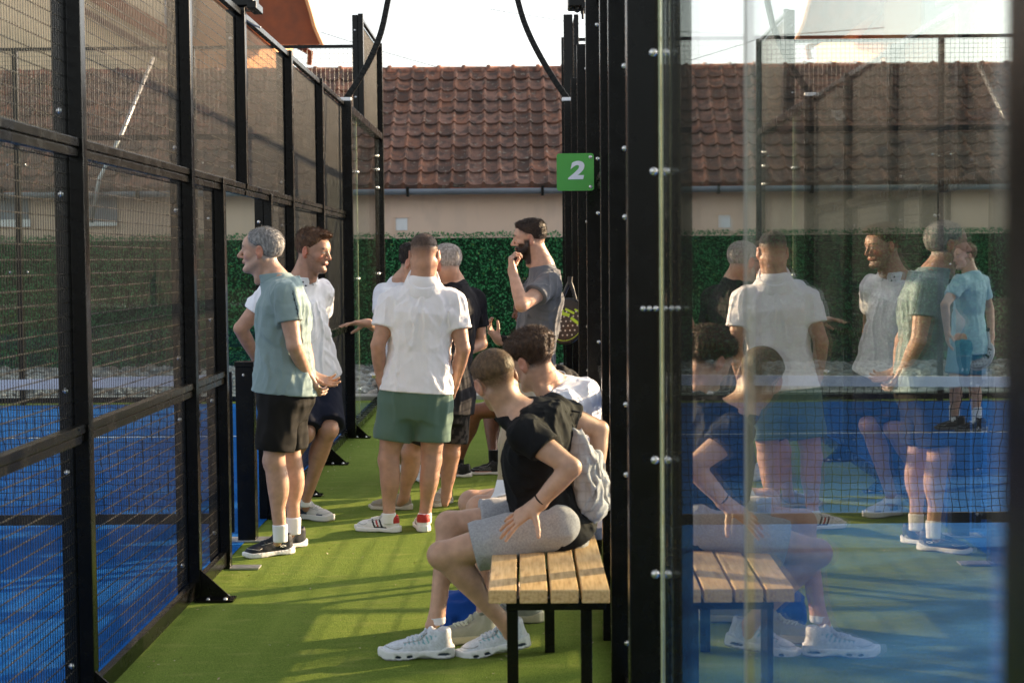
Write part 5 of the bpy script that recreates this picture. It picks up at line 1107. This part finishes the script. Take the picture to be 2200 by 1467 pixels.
# grey drawstring bag hanging against the boy's back
def bag():
    root = thing('drawstring_bag', 'crumpled grey drawstring bag on the back of the boy in black', 'bag', p(1270, 1125, 6.55))
    top = A_(p(1236, 925, 6.42)); q = lambda x, y, z: A_(p(x, y, z))
    P = [Cone(top, q(1248, 985, 6.46), .018, .050, .02), Cone(q(1250, 985, 6.46), q(1268, 1085, 6.52), .046, .062, .03), Cone(q(1280, 985, 6.60), q(1286, 1075, 6.60), .030, .048, .03), Cone(q(1262, 1080, 6.5), q(1264, 1098, 6.55), .050, .044, .03)]
    def md(Pt, D):
        v = Pt-top; r_ = vnoise(Pt+vnoise(Pt, 9)[..., None]*.03, 1, (34, 34, 9), 1); return D-.014*(1-np.abs(r_)*2.4)-.005*vnoise(Pt, 40)-.004*vnoise(Pt, 1, (12, 12, 30), 3)
    def cf(V):
        c = np.tile(V3(.44, .44, .46), (len(V), 1)); g = (np.abs(((V[:, 2]*26) % 1)-.5) < .06) | (np.abs((((V[:, 0]+V[:, 1]*.4)*26) % 1)-.5) < .06); g &= (V[:, 2] < .93); c[g] *= .82; return c
    solid('bag_body', P, M['cloth'], root, .006, md, cf)
    W0 = Vector(root.location); m = MB(); a = Vector(top)-W0
    m.tube([a, a+Vector((-.04, -.03, .08)), Vector(p(1196, 872, 6.50))-W0], .004, 6); m.tube([a, a+Vector((.02, .03, .07)), Vector(p(1215, 880, 6.62))-W0], .004, 6); m.build('cord', M['netcord'], root)
bag()
def blue_bag():
    root = thing('cloth_bag', 'crumpled blue cloth bag on the turf behind the seated boy', 'bag', gp(1000, 1366))
    P = [Ell(A_(p(1002, 1330, 6.95)), (.11, .07, .085), k=.03), Ell(A_(p(985, 1300, 7.0)), (.075, .06, .08), k=.03), Ell(A_(p(1030, 1270, 7.1)), (.06, .06, .10), k=.04)]
    solid('bag_body', P, M['cloth'], root, .008, lambda Pt, D: D-.014*(1-np.abs(vnoise(Pt, 18))*2)-.004*vnoise(Pt, 50), (.008, .06, .30))
blue_bag()
def paper():
    root = thing('paper_sheet', 'folded white paper held on the lap of the boy in white', 'paper', p(1090, 1070, 6.9)); W0 = Vector(root.location)
    m = MB(); c = [Vector(p(x, y, z))-W0 for x, y, z in ((1052, 1076, 6.75), (1128, 1066, 6.75), (1122, 1052, 7.0), (1062, 1056, 7.0))]
    u = Vector((0, 0, .004)); m.quadbox([*c, *[q+u for q in c]]); d = [q+Vector((.012, .02, .012+.012*i)) for i, q in enumerate(c)]; m.quadbox([*d, *[q+u*.5 for q in d]]); m.build('sheet', M['white'], root)
paper()
# racket on the right fence
def racket(name, label, c, lat, up, s, face, accent, holes=True):
    root = thing('padel_racket', label, 'racket', c); c0 = Vector((0, 0, 0)); L_, U = Vector(lat).normalized(), Vector(up).normalized(); N_ = L_.cross(U); n = 40; V, Fc = [], []
    ro = lambda a: (.128+.006*math.cos(2*a))*s
    pts = [(math.sin(a)*ro(a)*.98, math.cos(a)*ro(a)*1.06) for a in np.linspace(0, 2*math.pi, n, endpoint=False)]
    for k_, (off, sc2) in enumerate(((-.017, .93), (-.010, 1), (.010, 1), (.017, .93))):
        for x, y in pts: V.append(tuple(L_*x*sc2+U*y*sc2+N_*off*s))
    for k_ in range(3):
        for i in range(n): a = k_*n+i; b = k_*n+(i+1) % n; Fc.append((a, b, b+n, a+n))
    Fc += [tuple(reversed(range(n))), tuple(3*n+i for i in range(n))]
    face_o = rawmesh('face', V, Fc, face, root)
    for sd in (-1, 1):
        m = MB()
        for i in range(-3, 4):
            for j in range(-4, 3):
                x, y = i*.030*s+(.015*s if j % 2 else 0), j*.028*s
                if math.hypot(x, y) < .098*s: m.dome(L_*x+U*y+N_*(.0175*sd*s), N_*sd, .0055*s, .0006, 10)
        m.build('hole_pattern', accent[1], face_o)
        m = MB()
        for (x0, y0, x1, y1, ww) in ((-.07, .085, -.02, .06, .016), (-.05, .055, .02, .035, .020), (-.01, .075, .05, .045, .014), (.03, .02, .085, -.02, .018), (-.085, .03, -.05, .06, .008), (.05, .07, .09, .05, .010)):
            a = L_*x0*s+U*y0*s+N_*(.018*sd*s); b = L_*x1*s+U*y1*s+N_*(.018*sd*s); m.bar(a, b, ww*s, .0012, up=N_)
        m.tube([L_*math.sin(t)*.112*s+U*math.cos(t)*.118*s+N_*(.018*sd*s) for t in np.linspace(2.2, 4.1, 12)], .0022*s, 5)
        m.build('stripe_pattern', accent[0], face_o)
    h = MB(); h.tube([c0+U*.13*s+L_*.045*s, U*.20*s+L_*.018*s, U*.24*s], [.010*s, .012*s, .014*s], 8); h.tube([c0+U*.13*s-L_*.045*s, U*.20*s-L_*.018*s, U*.24*s], [.010*s, .012*s, .014*s], 8); h.build('bridge', face, root)
    MB().tube([U*.235*s, U*.27*s], [.016*s, .0165*s], 10).build('grip', M['black_rubber'], root)
    return root
blackf = simple('racket_carbon', (.012, .012, .013), .3, 0, .2, 20); lime = simple('lime_print', (.42, .62, .03), .4); cream = simple('pale_rim', (.55, .52, .48), .5); sv = simple('silver_print', (.6, .62, .62), .3, .3)
racket('r', 'black padel racket with lime print hanging on the right fence', p(1218, 690, 11.6), (.93, -.36, .05), (.08, .0, 1), 1.18, blackf, (lime, cream))
rk = racket('r', 'white rimmed padel racket held by the man in pale blue', p(2108, 765, 15.15), (.8, -.5, .1), (.25, 0, 1), 1.0, simple('racket_white', (.5, .52, .52), .4), (M['black_rubber'], M['black_rubber']))
# kit bag behind the racket
def kit():
    root = thing('sports_bag', 'black sports bag with white trim resting by the right fence', 'bag', p(1208, 900, 11.6)); W0 = Vector(root.location)
    solid('bag_body', [Cone(A_(p(1200, 812, 11.55)), A_(p(1206, 880, 11.6)), .10, .11, .03), Ell(A_(p(1215, 808, 11.6)), (.10, .07, .05), k=.03)], M['cloth_dark'], root, .009, lambda P, D: D-.008*vnoise(P, 20), (.012, .012, .013))
    for k_ in range(2): MB().tube([Vector(p(x, y+k_*8, 11.42))-W0 for x, y in ((1190, 800), (1200, 796), (1212, 800), (1218, 812))], .006, 6).build('trim', M['white'] if k_ == 0 else M['gutter'], root)
kit()

# ---- number sign
def sign():
    c = p(1236, 370, 8.1); root = thing('court_sign', 'green square sign with a white number 2 on the right fence', 'sign', c)
    s = .184; n = 6; pts = []
    for (cx, cz, a0) in ((1, 1, 0), (-1, 1, 90), (-1, -1, 180), (1, -1, 270)):
        for i in range(n+1): a = R(a0+90*i/n); rr = .014; pts.append((cx*(s/2-rr)+rr*math.cos(a), cz*(s/2-rr)+rr*math.sin(a)))
    V = [(x, -.003, z) for x, z in pts]+[(x, .003, z) for x, z in pts]; m = len(pts)
    rawmesh('plate', V, [tuple(range(m)), tuple(range(2*m-1, m-1, -1))]+[(i, i+m, (i+1) % m+m, (i+1) % m) for i in range(m)], M['sign_green'], root)
    # heavy italic 2
    fc = bpy.data.curves.new('number', 'FONT'); fc.body = '2'; fc.size = .125; fc.extrude = .0012; fc.offset = .0052; fc.shear = .18; fc.align_x = 'CENTER'; fc.align_y = 'CENTER'
    fo = bpy.data.objects.new('number', fc); C.objects.link(fo); bpy.context.view_layer.update(); me = bpy.data.meshes.new_from_object(fo.evaluated_get(bpy.context.evaluated_depsgraph_get())); bpy.data.objects.remove(fo)
    o = bpy.data.objects.new('number', me); me.materials.clear(); me.materials.append(M['sign_white']); C.objects.link(o); o.parent = root; o.rotation_euler = (R(90), 0, 0); o.location = (.002, -.0048, .004); o.scale = (1.16, .94, 1)
    for z in (-.073, .073): MB().dome((.075, -.003, z), (0, -1, 0), .0095, .005).build('bolt', M['zinc'], root, smooth=True)
    return root
sign()

# ---- curved light masts
def mast(label, pix, Y, lean):
    base = p(pix[0][0], pix[0][1], Y); root = thing('light_mast', label, 'lamp post', (base.x, Y, 0)); W0 = Vector((base.x, Y, 0))
    pts = [Vector(p(x, y, Y))-W0 for x, y in pix]; d = (pts[-1]-pts[-2]).normalized(); e = pts[-1]
    for k_ in range(1, 5): d = (d*.9+Vector((0, 0, .18))).normalized(); e = e+d*.35; pts.append(e.copy())
    m = MB()
    for a, c_ in zip(pts[:-1], pts[1:]): m.bar(a, c_+(c_-a)*.02, .05, .05, up=(0, 1, 0))
    m.build('curved_tube', M['steel'], root, bevel=.004)
    t = pts[-1]; MB().box(t.x-.25, t.x+.25, t.y-.12, t.y+.12, t.z, t.z+.09).build('lamp_head', M['steel'], root, bevel=.01)
    MB().box(-.03, .05, -.03, .03, .02, pts[0].z).build('post', M['steel'], root, bevel=.003); MB().box(-.05, .05, -.035, .035, pts[0].z-.02, pts[0].z+.012).build('end_cap', M['white'], root, bevel=.006)
def smoothpix(P, n=5):
    out = []
    for i in range(len(P)-1):
        a, b, c, d = P[max(i-1, 0)], P[i], P[i+1], P[min(i+2, len(P)-1)]
        for t in np.linspace(0, 1, n, endpoint=False): out.append(tuple(.5*((2*b[k_])+(-a[k_]+c[k_])*t+(2*a[k_]-5*b[k_]+4*c[k_]-d[k_])*t*t+(-a[k_]+3*b[k_]-3*c[k_]+d[k_])*t**3) for k_ in (0, 1)))
    return out+[P[-1]]
mast('curved black lighting mast rising from the left fence', smoothpix([(743, 213), (772, 170), (800, 118), (820, 65), (834, 0)]), 14.45, 1)
mast('curved black lighting mast rising from the right fence', smoothpix([(1219, 213), (1186, 165), (1150, 102), (1126, 48), (1112, 0)]), 14.45, -1)
# lamps fixed high on the fences, with their cables
def flood(label, px_, py_, Y, w):
    c = p(px_, py_, Y); root = thing('floodlight', label, 'lamp', c); MB().box(-w, w, -.1, .1, -.05, .09).build('housing', M['steel'], root, bevel=.012); MB().box(w*.55, w*1.25, -.12, .12, -.062, -.02).build('bracket', M['steel'], root, bevel=.004)
    for i in range(5): MB().box(-w+.02+i*w*.36, -w+.03+i*w*.36, -.1, .1, .09, .12).build('cooling_fin', M['steel'], root)
    return root
fl = flood('black floodlight above the left fence in front of the tiled roof', 522, 2, 9.3, .075)
MB().tube([Vector(p(x, y, 9.25))-Vector(fl.location) for x, y in smoothpix([(505, 10), (520, 35), (542, 52), (560, 60)])], .006, 8).build('cable', M['galv'], fl, smooth=True)
fl = flood('black floodlight at the top of the right fence', 1238, 4, 10.6, .055)
MB().tube([Vector(p(x, y, 10.55))-Vector(fl.location) for x, y in smoothpix([(1228, 15), (1240, 26), (1250, 18), (1252, 42)])], .008, 8).build('cable', M['black_rubber'], fl, smooth=True)
w = thing('overhead_wire', 'thin overhead wire crossing the sky', 'wire', (0, 26, 0)); MB().tube([Vector(p(x, y, 30))-Vector((0, 26, 0)) for x, y in ((690, 70), (800, 105), (930, 142), (1100, 175))], .006, 5).build('cable', M['netcord'], w)
w = thing('overhead_wire', 'thin overhead wire crossing the sky high above the right court', 'wire', (0, 26, 0)); MB().tube([Vector(p(x, y, 40))-Vector((0, 26, 0)) for x, y in ((1900, 60), (1650, 78), (1300, 60), (1050, 20))], .008, 5).build('cable', M['netcord'], w)

# dry leaf bits and grit blown over the turf
n = 420; P = np.stack([RNG.uniform(-1.5, .35, n), RNG.uniform(4, 18, n), np.full(n, .004)], 1); e_ = RNG.rand(n) < .35; P[e_, 0] = -1.5+RNG.rand(e_.sum())*.14
sz = RNG.uniform(.003, .011, n)[:, None]; a = RNG.uniform(0, 6.28, n); d = np.stack([np.cos(a), np.sin(a), RNG.uniform(0, .5, n)], 1); s_ = np.stack([-np.sin(a), np.cos(a), RNG.uniform(-.4, .4, n)], 1)
V = np.stack([P-d*sz, P+s_*sz*.5+[0, 0, .002], P+d*sz, P-s_*sz*.5+[0, 0, .001]], 1).reshape(-1, 3); t = RNG.rand(n, 1); col = np.array([.30, .22, .10])*(1-t)+np.array([.50, .45, .34])*t
o = rawmesh('leaf_litter', V, np.arange(n*4).reshape(n, 4), M['stone'], col=np.repeat(col, 4, 0)); tag(o, 'specks of dry leaf and grit scattered over the green turf', 'litter', kind='stuff')
